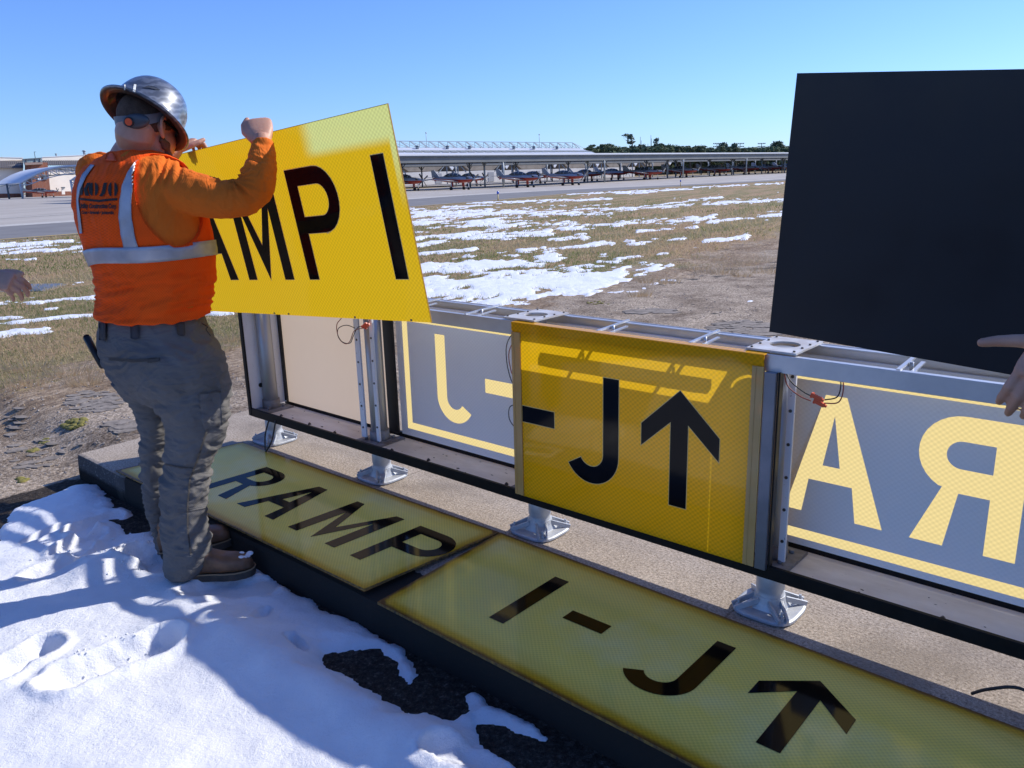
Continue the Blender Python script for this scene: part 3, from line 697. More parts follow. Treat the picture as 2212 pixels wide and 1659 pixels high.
# ---- mounted yellow panel: -J and arrow
def panel(name, label, M, x0, x1, z0, z1, mt, edge_mt, th=.004, cat='sign panel', group=None, back=None):
    t = thing(name, label, cat, M=M, group=group)
    mb = MB(); mb.add([(x0, -th/2, z0), (x1, -th/2, z0), (x1, -th/2, z1), (x0, -th/2, z1)], [(0, 1, 2, 3)])
    obj('face_sheet', mb, mt, t, world=False, smooth=False)
    return t
MP = mframe(E3, Y3, Z3, P0-Y3*0+Y3*(-(DD+.012)))     # local y=0 at the panel plane
mp = panel('sign_panel', 'yellow panel with black dash, J and up arrow fitted upright in the sign frame', MP, -.008, .985, .205, .892, m_panY, None)
letters(mp, [('-', .0335, .1875), ('J', .222, .471), ('^', .5637, .8518)], -.0022, 1, m_letk, m_edge, z0=.3375)
for x0, x1 in ((-.010, .0325), (.950, .987)):
    mb = MB().box((x0, -.008, .208), (x1, -.0025, .858)); mb.box((x0+.010, -.0095, .208), (x0+.014, -.008, .858)); obj('edge_strip', mb, m_strip, mp, world=False, bevel=.001)
mb = MB().box((-.010, -.006, .8922), (.985, .035, .896)); mb.box((-.010, -.007, .862), (.985, -.0024, .8955)); obj('top_fold', mb, m_panY, mp, world=False, bevel=.002)
mb = MB().box((.990, -.010, .206), (1.026, .004, .858)); obj('dark_retainer', mb, mat('dark_blue_metal', (.10, .12, .16), (.14, .16, .20), 9, rough=.35, metal=.8), sign, world=True if False else False, bevel=.0015) if 0 else None
LB('retainer_bar', (.990, DD+.020, .206), (1.026, DD+.004, .845), mat('dark_blue_metal', (.14, .165, .21), (.19, .21, .26), 9, rough=.35, metal=.7))
LB('retainer_bar_edge', (1.027, DD+.006, .206), (1.033, DD-.02, .845), m_blkp)
# ---- held yellow panel (A M P  I)
hx = nrm([.7206, -.6905, .0627]); hz = np.array([-.1328, -.0487, .9899]); hz = nrm(hz-hx*(hz@hx)); hy = np.cross(hz, hx)
HO = np.array([-.2575, 2.626, .9656]); MH = mframe(hx, hy, hz, HO)
def HP(x, z, y=0): return HO+hx*x+hz*z+hy*y
hp = thing('sign_panel', 'bright yellow RAMP I panel held up in the air by the worker', 'sign panel', M=MH)
mb = MB(); n_ = 40; x0 = -1.86
xs = np.linspace(x0, 0, n_); bow = lambda x: -.012*math.sin(math.pi*(x-x0)/-x0)
vs = [(x, -bow(x)*0, z) for x in xs for z in (0, .69)]
mb.add(vs, [(2*i, 2*i+2, 2*i+3, 2*i+1) for i in range(n_-1)]); obj('face_sheet', mb, m_heldY, hp, world=False, smooth=False)
mb = MB()
for a, b_ in (((x0, 0), (0, 0)), ((0, 0), (0, .69)), ((0, .69), (x0, .69)), ((x0, .69), (x0, 0))):
    mb.add([(a[0], 0, a[1]), (b_[0], 0, b_[1]), (b_[0], .004, b_[1]), (a[0], .004, a[1])], [(0, 3, 2, 1)])
obj('panel_rim', mb, mat('amber_rim', (.75, .42, .08), rough=.4, trans=.4, tcol=(.9, .5, .1)), hp, world=False, smooth=False)
letters(hp, [('I', -.1365, -.0705), ('P', -.6565, -.3590), ('M', -1.112, -.766), ('A', -1.50, -1.2048), ('R', -1.80, -1.555)], -.0004, 1, m_letk, m_edge, z0=.1465)
for x in (-.98, -.87, -.42, -.10): mb = MB(); mb.ell((x, -.002, .006), (.006, 0, 0), (0, .002, 0), (0, 0, .004), 8, 5); obj('dirt_spot', mb, m_screw, hp, world=False)
# ---- black backed panel held up at the right
kx = nrm([.7669, -.6366, -.0815]); kz = np.array([.0274, -.0943, .9952]); kz = nrm(kz-kx*(kz@kx)); ky = np.cross(kz, kx)
KO = np.array([.7409, 2.2751, .9684]); MK = mframe(kx, ky, kz, KO)
def KP(x, z, y=0): return KO+kx*x+kz*z+ky*y
m_bk = newmat('black_panel_back'); nt = m_bk[1]; v = coord(nt)
b = nd(nt, 'ShaderNodeBsdfPrincipled', {'Base Color': ramp(nt, noise(nt, v, 1.3, 5), [(.3, (.008, .010, .015)), (.7, (.014, .016, .021))]), 'Roughness': ramp(nt, noise(nt, v, 2.5, 7, .7), [(.35, (.30, .30, .30)), (.7, (.55, .55, .55))]), 'Specular IOR Level': .35})
nt.links.new(nd(nt, 'ShaderNodeBump', {'Height': noise(nt, v, 380, 2), 'Strength': .12, 'Distance': .0006}).outputs[0], b.inputs['Normal']); nt.links.new(b.outputs[0], m_bk[2].inputs[0])
bkp = thing('sign_panel', 'large plain black panel held up above the sign frame by a bare hand', 'sign panel', M=MK)
obj('black_back', MB().box((0, -.002, 0), (1.10, .002, .69)), m_bk[0], bkp, world=False, bevel=.0006)
# ---- two faded panels lying on the slab
m_gP = film('faded_yellow_panel_a', (.42, .40, .14), (1, 1, 1), 0, .05, 150, .10, spec=.75, noisecol=(1.7, (.50, .47, .20)), bumps=.12) if 0 else None
def gfilm(name, seed):
    m, nt, out = newmat(name); v = coord(nt)
    t = nt.nodes.new('ShaderNodeTexCoord'); sx = nd(nt, 'ShaderNodeSeparateXYZ', {0: v})
    q = mth(nt, 'MULTIPLY', mth(nt, 'SINE', mth(nt, 'MULTIPLY', sx.outputs[0], 400.)), mth(nt, 'SINE', mth(nt, 'MULTIPLY', sx.outputs[1], 420.)))
    c = ramp(nt, noise(nt, sc2(nt, v, seed), 1.9, 6, .6), [(.30, (.84, .66, .17)), (.5, (.92, .71, .14)), (.72, (.88, .77, .30))])
    # brown weathered rim, widest along the long sides; from a vertex attribute = distance to the border
    d = nd(nt, 'ShaderNodeAttribute', attribute_name='rim').outputs['Fac']
    d = mth(nt, 'ADD', d, mth(nt, 'MULTIPLY', mth(nt, 'SUBTRACT', noise(nt, v, 12, 5, .7), .5), .020))
    c = mixc(nt, ramp(nt, d, [(.006, (1, 1, 1)), (.030, (.85, .85, .85)), (.055, (.30, .30, .30)), (.12, (0, 0, 0))]), c, (.58, .31, .008))
    c = mixc(nt, ramp(nt, d, [(.006, (1, 1, 1)), (.020, (0, 0, 0))]), c, (.15, .07, .02))
    n2 = nd(nt, 'ShaderNodeVectorMath', operation='SCALE'); nt.links.new(c, n2.inputs[0]); nt.links.new(mth(nt, 'ADD', mth(nt, 'MULTIPLY', q, .13), 1.), n2.inputs['Scale'])
    c = n2.outputs[0]
    cr = noise(nt, sc2(nt, v, seed, (1.2, 4.5, 1)), 12, 8, .8, 1.5)
    c = mixc(nt, ramp(nt, cr, [(.715, (0, 0, 0)), (.73, (.8, .8, .8))]), c, (.10, .07, .03))
    b = nd(nt, 'ShaderNodeBsdfPrincipled', {'Base Color': c, 'Roughness': .55, 'Specular IOR Level': 0, 'Coat Weight': .45, 'Coat Roughness': .09})
    nt.links.new(nd(nt, 'ShaderNodeBump', {'Height': q, 'Strength': .12, 'Distance': .001}).outputs[0], b.inputs['Normal'])
    nt.links.new(b.outputs[0], out.inputs[0]); return m
def sc2(nt, v, seed, s=(1, 1, 1)):
    n = nd(nt, 'ShaderNodeMapping', {'Vector': v}); n.inputs['Scale'].default_value = s; n.inputs['Location'].default_value = (seed*3.1, seed*1.7, 0); return n.outputs[0]
def ground_panel(label, cs, items, seed, skew=0.):
    """cs: four corners (s, n, z) far-left, far-right, near-right, near-left"""
    c = [S(*q) for q in cs]; o = c[0]; ex = nrm(c[1]-c[0]); t = c[3]-c[0]; ez = nrm(np.cross(ex, t)); ez = ez if ez[2] > 0 else -ez; ey = np.cross(ez, ex)
    M = mframe(ex, ey, ez, o); t_ = thing('sign_panel', label, 'sign panel', M=M)
    def lo(p): d = p-o; return np.array([d@ex, d@ey, d@ez])
    L = [lo(p) for p in c]
    nu, nv = 60, 28; mb = MB(); vs = []; rim = []
    for i in range(nu):
        for j in range(nv):
            u, w = i/(nu-1), j/(nv-1); p = (L[0]*(1-u)+L[1]*u)*(1-w)+(L[3]*(1-u)+L[2]*u)*w
            vs.append((p[0], p[1], .003)); 
            wd, ln = .70, np.linalg.norm(L[1]-L[0]); rim.append(min(u*ln, (1-u)*ln, w*wd, (1-w)*wd))
    mb.add(vs, [(i*nv+j, i*nv+j+1, (i+1)*nv+j+1, (i+1)*nv+j) for i in range(nu-1) for j in range(nv-1)], sm=True)
    fs = obj('face_sheet', mb, gfilm('faded_yellow_film_%d' % seed, seed), t_, world=False)
    if fs.data.polygons[0].normal.z < 0: fs.data.flip_normals()
    a = fs.data.attributes.new('rim', 'FLOAT', 'POINT'); a.data.foreach_set('value', np.array(rim, np.float32))
    mb = MB()
    for a_, b_ in ((0, 1), (1, 2), (2, 3), (3, 0)):
        mb.add([L[a_]+[0, 0, .003], L[b_]+[0, 0, .003], L[b_]+[0, 0, -.006], L[a_]+[0, 0, -.006]], [(0, 1, 2, 3)])
    obj('crusty_rim', mb, mat('crusty_amber_rim_%d' % seed, (.30, .17, .03), (.06, .04, .025), 60, rough=.8, bump=(90, .6, .003)), t_, world=False, fixn=False)
    for ch, s0, n0, s1 in items:      # n0 = n of the letter tops
        g = glyph(ch, s1-s0, .062, .385)
        v, f = curve_mesh(g, .0012); mb = MB()
        vv = []
        for a in v:
            p = lo(S(s0+a[0]+skew*(a[1]-.2), n0+(.385-a[1])*.93, 0)); vv.append((p[0], p[1], .0040+a[2]*.6))
        mb.add(vv, f); obj('letter', mb, m_letk2, t_, world=False, fixn=True)
    return t_

ground_panel('faded olive yellow RAMP panel lying flat beside the worker legs', [(-2.025, .150, .012), (-.100, .139, .012), (-.140, .806, .030), (-2.13, .808, .018)],
    [('R', -1.557, .300, -1.318), ('A', -1.228, .297, -.937), ('M', -.825, .298, -.508), ('P', -.405, .300, -.132)], 1, .03)
ground_panel('faded olive yellow panel lettered I-J with arrow lying flat on the slab', [(-.094, .141, .014), (2.02, .196, .014), (2.00, .860, .022), (-.045, .826, .022)],
    [('I', .318, .300, .380), ('-', .508, .312, .662), ('J', .785, .312, 1.026), ('^', 1.149, .315, 1.418)], 2, -.012)
# ================================================================== FOREGROUND SNOW
OUT = [(0,1160),(5,1135),(10,1115),(30,1095),(80,1075),(110,1066),(150,1045),(195,1038),(215,1045),(230,1068),(240,1088),(262,1093),(280,1098),(276,1108),(248,1110),(222,1113),(246,1120),(262,1140),(275,1149),(320,1143),(345,1160),(385,1200),
 (461,1193),(520,1196),(556,1215),(590,1240),(613,1258),(686,1299),(735,1329),(809,1363),(860,1390),(885,1410),(897,1432),(884,1460),(868,1445),(840,1405),(815,1392),(775,1392),(735,1398),(698,1403),(703,1427),(745,1442),(775,1466),(809,1486),(858,1520),(917,1530),(980,1547),(1005,1532),(1028,1515),
 (1010,1497),(1003,1486),(1025,1488),(1058,1514),(1128,1549),(1172,1582),(1120,1566),(1070,1548),(1028,1549),(1018,1569),(1048,1602),(1088,1635),(1120,1665),(1170,1720),(1260,1800)]
SZ = -.10
poly = [onz(x, y, SZ)[:2] for x, y in OUT]+[(.25, 1.0), (-.3, .7), (-3.4, .7), (-4.2, 2.6), (-3.3, 3.75)]
poly = np.array(poly)
def poly_sd(px_, py_, pl):
    d = np.full(px_.shape, 1e9); ins = np.zeros(px_.shape, bool); n = len(pl)
    for i in range(n):
        a = pl[i]; b_ = pl[(i+1) % n]; ex, ey = b_-a; wx = px_-a[0]; wy = py_-a[1]
        t = np.clip((wx*ex+wy*ey)/(ex*ex+ey*ey+1e-12), 0, 1); d = np.minimum(d, (wx-ex*t)**2+(wy-ey*t)**2)
        c = ((a[1] > py_) != (b_[1] > py_)) & (px_ < (b_[0]-a[0])*(py_-a[1])/((b_[1]-a[1])+1e-12)+a[0]); ins ^= c
    return np.where(ins, 1, -1)*np.sqrt(d)
sx_ = np.arange(-3.4, .75, .0115); sy_ = np.arange(.75, 4.45, .0115)
X, Y = np.meshgrid(sx_, sy_, indexing='ij')
sd = poly_sd(X, Y, poly)+(fbm(X*14, Y*14, 4, 41)-.5)*.07+(fbm(X*45, Y*45, 2, 48)-.5)*.02
t = np.clip(sd/.16, 0, 1); h = .032*np.sqrt(np.clip(t*(2-t), 0, 1))
h = h+np.clip(sd-.06, 0, .7)*.055*(.55+.9*fbm(X*1.2, Y*1.2, 3, 8))
h = h+(fbm(X*3.0, Y*3.0, 3, 50)-.5)*.030*np.clip(sd/.2, 0, 1)
h = h+(fbm(X*11, Y*11, 3, 51)-.5)*.010*np.clip(sd/.05, 0, 1)
def W2(x, y, z=-.05): return onz(x, y, z)[:2]
def segd(a, b_):
    a = np.array(a); b_ = np.array(b_); e = b_-a; wx = X-a[0]; wy = Y-a[1]; t = np.clip((wx*e[0]+wy*e[1])/(e@e), 0, 1)
    return np.sqrt((wx-e[0]*t)**2+(wy-e[1]*t)**2), t
def dent(a, b_, w, dep, rim=.25, rough=.02, seed=0):
    global h
    d, t = segd(W2(*a), W2(*b_)); k = d/w+(fbm(X*16, Y*16, 3, 60+seed)-.5)*.7
    h = h-dep*np.clip(1.25-k, 0, 1)**.8*(k < 1.25)+dep*rim*np.exp(-((k-1.45)/.28)**2)
    h = h+(fbm(X*38, Y*38, 3, 90+seed)-.5)*rough*2*np.exp(-(k/1.2)**2)
dent((150, 1462), (345, 1378), .066, .105, .18, .018, 1)      # two boot holes in the lower left
dent((-10, 1458), (95, 1388), .055, .09, .18, .012, 2)
dent((165, 1130), (235, 1095), .045, .055, .3, .012, 3)
dent((190, 1140), (150, 1175), .06, .045, .4, .03, 4)
dent((290, 1185), (350, 1190), .055, .055, .25, .02, 5)
dent((70, 1232), (230, 1170), .05, .022, .4, .012, 6)
dent((130, 1120), (60, 1150), .03, .02, .3, .01, 7)
dent((570, 1300), (560, 1318), .020, .05, .1, .004, 8); dent((625, 1360), (650, 1385), .016, .05, .1, .004, 9); dent((455, 1258), (545, 1245), .085, .06, .15, .01, 10)
dent((960, 1610), (1040, 1630), .05, .04, .2, .01, 11); dent((350, 1200), (500, 1185), .07, .06, .1, .01, 12)
# long ridge left by the shovelling / wind along the slab
d, t = segd(W2(420, 1310), W2(1000, 1640)); h = h+.045*np.exp(-(d/.13)**2)*np.clip(sd/.1, 0, 1)
d, t = segd(W2(200, 1215), W2(380, 1150)); h = h+.05*np.exp(-(d/.10)**2)*np.clip(sd/.1, 0, 1)
gz = ground_z(X, Y)
h = np.where(sd > 0, np.maximum(h, .006-.0*sd), h)
zz = gz+np.where(sd > 0, h, np.maximum(sd*.6, -.03))
# powdery crumbs
V = np.stack([X, Y, zz], -1).reshape(-1, 3); Fq = gridfaces(*X.shape)
k = (sd.ravel()[Fq] > -.02).any(1); Fq = Fq[k]; us = np.unique(Fq); rm = np.full(len(V), -1); rm[us] = np.arange(len(us))
fast_obj('snow', fast_mesh('snow', V[us], rm[Fq], m_snow), kind='structure')
hs = zz
def snow_z(x, y):
    i = int(np.clip((x+3.4)/.0115, 0, X.shape[0]-1)); j = int(np.clip((y-.75)/.0115, 0, X.shape[1]-1)); return max(zz[i, j], gz[i, j])
mb = MB()
for i in range(260):
    cx, cy = [(200, 1150), (270, 1195), (330, 1160), (130, 1180), (300, 1385), (210, 1420), (240, 1190), (290, 1170)][i % 8]
    p = W2(cx+random.gauss(0, 38), cy+random.gauss(0, 16)); r = random.uniform(.002, .006)*(1.6 if i % 9 == 0 else 1); z = snow_z(*p)
    q = np.array([p[0], p[1], z+r*.3]); a = random.random()*3
    mb.ell(q, (r*math.cos(a), r*math.sin(a), 0), (-r*.7*math.sin(a), r*.7*math.cos(a), 0), (0, 0, r*.7), 7, 5)
me = mesh_of('snow_crumbs', np.array(mb.v)*1., mb.f, m_snow, None, mb.sm); fast_obj('snow_crumbs', me, kind='stuff', label='loose crumbs of broken snow scattered around the boot holes', category='snow')
# ================================================================== PEOPLE
m_skin = newmat('skin'); nt = m_skin[1]; v = coord(nt)
b = nd(nt, 'ShaderNodeBsdfPrincipled', {'Base Color': ramp(nt, noise(nt, v, 14, 5, .6), [(.3, (.50, .245, .15)), (.7, (.61, .33, .215))]), 'Roughness': .5, 'Subsurface Weight': .12, 'Subsurface Scale': .02, 'Subsurface Radius': (1, .35, .2)})
nt.links.new(nd(nt, 'ShaderNodeBump', {'Height': noise(nt, v, 130, 5, .7), 'Strength': .3, 'Distance': .002}).outputs[0], b.inputs['Normal']); nt.links.new(b.outputs[0], m_skin[2].inputs[0]); m_skin = m_skin[0]
def cloth(name, c1, c2, weave=420, ns=4, rough=.85, bd=.0015, trans=0, tcol=None, mesh=False, sheen=.0, fold=None):
    m, nt, out = newmat(name); v = coord(nt); sx = nd(nt, 'ShaderNodeSeparateXYZ', {0: v})
    q = mth(nt, 'MULTIPLY', mth(nt, 'SINE', mth(nt, 'MULTIPLY', mth(nt, 'ADD', sx.outputs[0], sx.outputs[1]), weave)), mth(nt, 'SINE', mth(nt, 'MULTIPLY', sx.outputs[2], weave)))
    c = ramp(nt, noise(nt, v, ns, 5, .6), [(.3, c1), (.7, c2)])
    if mesh:
        n2 = nd(nt, 'ShaderNodeVectorMath', operation='SCALE'); nt.links.new(c, n2.inputs[0]); nt.links.new(mth(nt, 'ADD', mth(nt, 'MULTIPLY', q, .13), 1.), n2.inputs['Scale']); c = n2.outputs[0]
    b = nd(nt, 'ShaderNodeBsdfPrincipled', {'Base Color': c, 'Roughness': rough, 'Specular IOR Level': .2, 'Sheen Weight': sheen})
    hh = mth(nt, 'ADD', mth(nt, 'MULTIPLY', q, .4), mth(nt, 'MULTIPLY', noise(nt, v, 55, 4, .6), 2.))
    nt.links.new(nd(nt, 'ShaderNodeBump', {'Height': hh, 'Strength': .5, 'Distance': bd}).outputs[0], b.inputs['Normal'])
    if fold:
        rg = mth(nt, 'ABSOLUTE', mth(nt, 'SUBTRACT', noise(nt, sc2(nt, v, 3, fold), 1., 3, .55, .8), .5))
        b2 = nd(nt, 'ShaderNodeBump', {'Height': rg, 'Strength': .55, 'Distance': -.05}); nt.links.new(b2.outputs[0], b.inputs['Normal'].links[0].from_node.inputs['Normal'])
    sh = b.outputs[0]
    if trans:
        tt = nd(nt, 'ShaderNodeBsdfTranslucent', {'Color': c4(tcol)}); sh = nd(nt, 'ShaderNodeMixShader', {0: trans, 1: sh, 2: tt.outputs[0]}).outputs[0]
    nt.links.new(sh, out.inputs[0]); return m
m_vest = cloth('orange_mesh_vest', (.96, .082, .004), (.99, .110, .007), 620, 3, mesh=True, fold=(5, 5, 3))
m_shirt = cloth('orange_shirt', (.72, .145, .012), (.80, .175, .018), 900, 5, fold=(9, 9, 5))
m_trou = cloth('grey_work_trousers', (.125, .120, .116), (.165, .158, .152), 700, 7, fold=(5, 5, 13))
m_refl = mat('silver_reflective_tape', (.50, .50, .53), (.38, .38, .41), 12, rough=.45, metal=.25, bump=(45, .35, .003))
m_print = mat('black_print', (.02, .018, .016), rough=.8)
m_boot = mat('brown_leather', (.22, .105, .05), (.10, .05, .026), 12, rough=.55, bump=(70, .5, .003), coat=.1)
m_sole = mat('boot_sole', (.10, .075, .055), (.05, .04, .03), 20, rough=.8)
m_hair = mat('short_brown_hair', (.07, .04, .025), (.12, .07, .045), 60, rough=.9, bump=(220, .8, .003))
m_beard = mat('brown_beard', (.16, .085, .045), (.09, .05, .03), 90, rough=.9, bump=(240, 1., .004))
m_dgrey = mat('dark_grey_plastic', (.055, .06, .07), (.07, .075, .085), 10, rough=.45)
m_mgrey = mat('grey_strap_plastic', (.16, .175, .20), (.13, .14, .16), 10, rough=.5)
m_oran = mat('orange_dial', (.85, .10, .02), rough=.45)
# --- hands
def hand(wr, fd, bn, th, size=1., curl=(25, 30, 25), spread=5., thumb=(38, 20, 15), tcurl=None, fore=None, fr=.030, curls=None):
    """closed pieces of a hand: wrist point, finger direction, back-of-hand normal, thumb-side direction"""
    fd = nrm(fd); bn = nrm(np.asarray(bn)-fd*(np.asarray(bn)@fd)); sd_ = np.cross(fd, bn); sd_ = sd_ if sd_@np.asarray(th) > 0 else -sd_
    s = size; out = MB(); wr = np.asarray(wr, float)
    rs = []
    for t, w, k in ((-.02, .027, .021), (0, .028, .019), (.02, .034, .019), (.045, .041, .018), (.07, .043, .015), (.088, .042, .013), (.097, .036, .008)):
        c = wr+fd*t*s; rs.append([c+sd_*w*s*math.copysign(abs(math.cos(a))**.8, math.cos(a))+bn*k*s*math.copysign(abs(math.sin(a))**.9, math.sin(a)) for a in np.linspace(0, 2*math.pi, 20, endpoint=False)])
    out.rings(rs)
    def rotv(v_, ax, a): return np.array(Quaternion(Vector(ax), R_(a)) @ Vector(v_))
    for i, (off, L, r) in enumerate(((.030, (.044, .027, .021), .0098), (.0105, (.049, .031, .023), .0100), (-.0105, (.045, .029, .022), .0095), (-.030, (.035, .022, .019), .0083))):
        cc = (curls[i] if curls else curl)
        c = wr+fd*(.084 if i in (1, 2) else .079)*s+sd_*off*s; d = nrm(fd+sd_*math.tan(R_(spread*(1.5-i))))
        # curl axis: sideways; positive curl bends away from the back of the hand
        ax = np.cross(d, -bn); pts = [c-d*.012*s, c]; rr = [r*1.05*s, r*1.08*s]; dd = d
        for j in range(3):
            dd = rotv(dd, ax, cc[j]); mid = pts[-1]+dd*L[j]*s*.5; en = pts[-1]+dd*L[j]*s; pts += [mid, en]; rr += [r*(.94-.06*j)*s, r*(1.0-.07*j)*s]
        rr[-1] *= .86
        out.tube(pts, rr, 12, rnd=True)
    c = wr+fd*.022*s+sd_*.026*s-bn*.004*s; dd = nrm(fd*math.cos(R_(thumb[0]))+sd_*math.sin(R_(thumb[0]))-bn*.12)
    ax = np.cross(dd, fd) if tcurl is None else np.asarray(tcurl); ax = nrm(ax)
    pts = [c-dd*.01*s, c]; rr = [.015*s, .0155*s]
    for j, (L, r) in enumerate(((.040, .0125), (.030, .0110), (.024, .0088))):
        if j: dd = rotv(dd, ax, thumb[j])
        pts += [pts[-1]+dd*L*s*.5, pts[-1]+dd*L*s]; rr += [(rr[-1]+r*s)/2, r*s]
    out.tube(pts, rr, 12, rnd=True)
    if fore is not None: out.tube([wr+fd*.015*s, wr-fd*.02*s, *fore], [.026*s, .027*s]+[fr]*len(fore), 16, rnd=True)
    return out
def ring_e(c, La, Fa, a, b_, n=36, pw=1.): 
    sgn = lambda v_, p_: math.copysign(abs(v_)**p_, v_)
    return [np.asarray(c)+La*a*sgn(math.cos(t), pw)+Fa*b_*sgn(math.sin(t), pw) for t in np.linspace(0, 2*math.pi, n, endpoint=False)]
def rows_loft(rows, La, Fa, k, pw=.9, n=36, grow=0., tf=None):
    """rows: (y px, left px, right px, world Y); ellipse rings whose outline matches the photo's"""
    rs = []
    for r in rows:
        y, xl, xr, Yd = r[:4]; kk = r[4] if len(r) > 4 else k
        if tf: xl, y_ = tf(xl, y); xr, y = tf(xr, y)
        c = P((xl+xr)/2, y, Yd); h = np.linalg.norm(P(xr, y, Yd)-P(xl, y, Yd))/2+grow
        view = c-CAM; view[2] = 0; view = nrm(view); X_ = np.array([view[1], -view[0], 0])
        q_ = ring_e(c*0, La, Fa, kk, 1., n, pw); b_ = h/max(abs(p@X_) for p in q_); rs.append(ring_e(c, La, Fa, kk*b_, b_, n, pw))
    return rs
z1f = lambda x, y: (108.46+.3596*x, 108.46+.3596*y)
z2f = lambda x, y: (108.46+.4249*x, 650.76+.4249*y)
z3f = lambda x, y: (195.2+x*.15034, 135.6+y*.15034)
def A3(x, y, Y): return P(*z3f(x, y), Y)
def A1(x, y, Y): return P(*z1f(x, y), Y)
def A2(x, y, Y): return P(*z2f(x, y), Y)
worker = thing('person', 'worker in orange vest and silver hard hat lifting the RAMP I panel', 'person', loc=(-1.25, 3.1, FZ))
az = R_(37); FW = np.array([math.sin(az), math.cos(az), 0]); LT = np.array([math.cos(az), -math.sin(az), 0])   # forward, to his right
TY = 2.98
torso_rows = [(598, 400, 610, TY, 1.0), (622, 345, 665, TY, 1.25), (650, 285, 720, TY, 1.7), (690, 215, 775, TY, 1.8), (750, 172, 820, TY, 1.65), (830, 157, 860, TY, 1.5), (920, 160, 895, TY, 1.42), (1000, 176, 925, TY, 1.38),
    (1100, 208, 948, TY, 1.35), (1200, 238, 966, TY+.01, 1.3), (1300, 280, 970, TY+.02, 1.28), (1400, 298, 970, TY+.03, 1.28), (1500, 300, 958, TY+.03, 1.28), (1560, 294, 945, TY+.03, 1.28), (1596, 290, 938, TY+.03, 1.28)]
# ---- trousers
pelvis = [(20, 282, 760, 1.28), (80, 272, 770, 1.28), (140, 264, 794, 1.3), (205, 262, 830, 1.36), (270, 276, 862, 1.4), (330, 300, 882, 1.4), (390, 336, 894, 1.4), (440, 385, 888, 1.4), (485, 450, 850, 1.5), (520, 520, 790, 1.5)]
rleg = [(380, 500, 903), (440, 515, 912), (500, 528, 914), (560, 565, 914), (610, 590, 905), (650, 600, 897), (700, 594, 886), (750, 586, 862), (800, 575, 832), (850, 568, 822), (900, 564, 816), (1000, 562, 803), (1100, 563, 795), (1160, 566, 800), (1220, 574, 815), (1290, 583, 814), (1340, 582, 808), (1385, 584, 780)]
lleg = [(400, 315, 620), (450, 365, 620), (500, 402, 610), (550, 428, 600), (600, 448, 606), (650, 455, 600), (700, 456, 596), (760, 455, 590), (830, 457, 585), (900, 462, 580), (1000, 472, 575), (1100, 492, 578), (1170, 518, 585), (1230, 537, 592), (1285, 548, 600)]
def addY(rows, Ya, Yb): 
    y0, y1 = rows[0][0], rows[-1][0]; return [(r[0], r[1], r[2], Ya+(Yb-Ya)*(r[0]-y0)/(y1-y0), *r[3:]) for r in rows]
mb = MB(); mb.rings(rows_loft(addY(pelvis, 3.01, 3.03), LT, FW, 1.55, tf=z2f)); mb.rings(rows_loft(addY(rleg, 2.97, 2.94), LT, FW, 1.0, tf=z2f)); mb.rings(rows_loft(addY(lleg, 3.12, 3.19), LT, FW, 1.0, tf=z2f))
v, f, n = remesh(mb, .0065, 5)
def wr(v, n, lo, hi, fr, ridge, amp, seed, slant=(0, 0)):
    zz_ = v[:, 2]+slant[0]*v[:, 0]+slant[1]*v[:, 1]; w = fbm(v[:, 0]*6, v[:, 2]*5, 3, seed)*1.6
    q = fbm(v[:, 0]*fr*.32+v[:, 1]*fr*.25, zz_*fr+w*3, 3, seed+3); q = .42-np.abs(q-.5)*4.2 if ridge else (q-.5)*2
    return n*(amp*q)[:, None]
px_, py_ = topx(v.T.T) if False else (None, None)
D_ = v-CAM; zc = D_@CF; vx = W_/2+FPX*(D_@CR)/zc; vy = H_/2-FPX*(D_@CU)/zc
g = lambda c, w: np.exp(-((vy-c)/w)**2)
amp = .0035+.0055*g(900, 60)+.008*g(1030, 45)+.007*g(1150, 55)+.004*g(820, 40)+.003*g(760, 30)
v2 = v+wr(v, n, 0, 1, 30, True, 1.15, 11, (.35, .1))*amp[:, None]+wr(v, n, 0, 1, 70, False, .0016, 15, (.6, 0))+wr(v, n, 0, 1, 9, False, .005, 19, (-.5, 0))
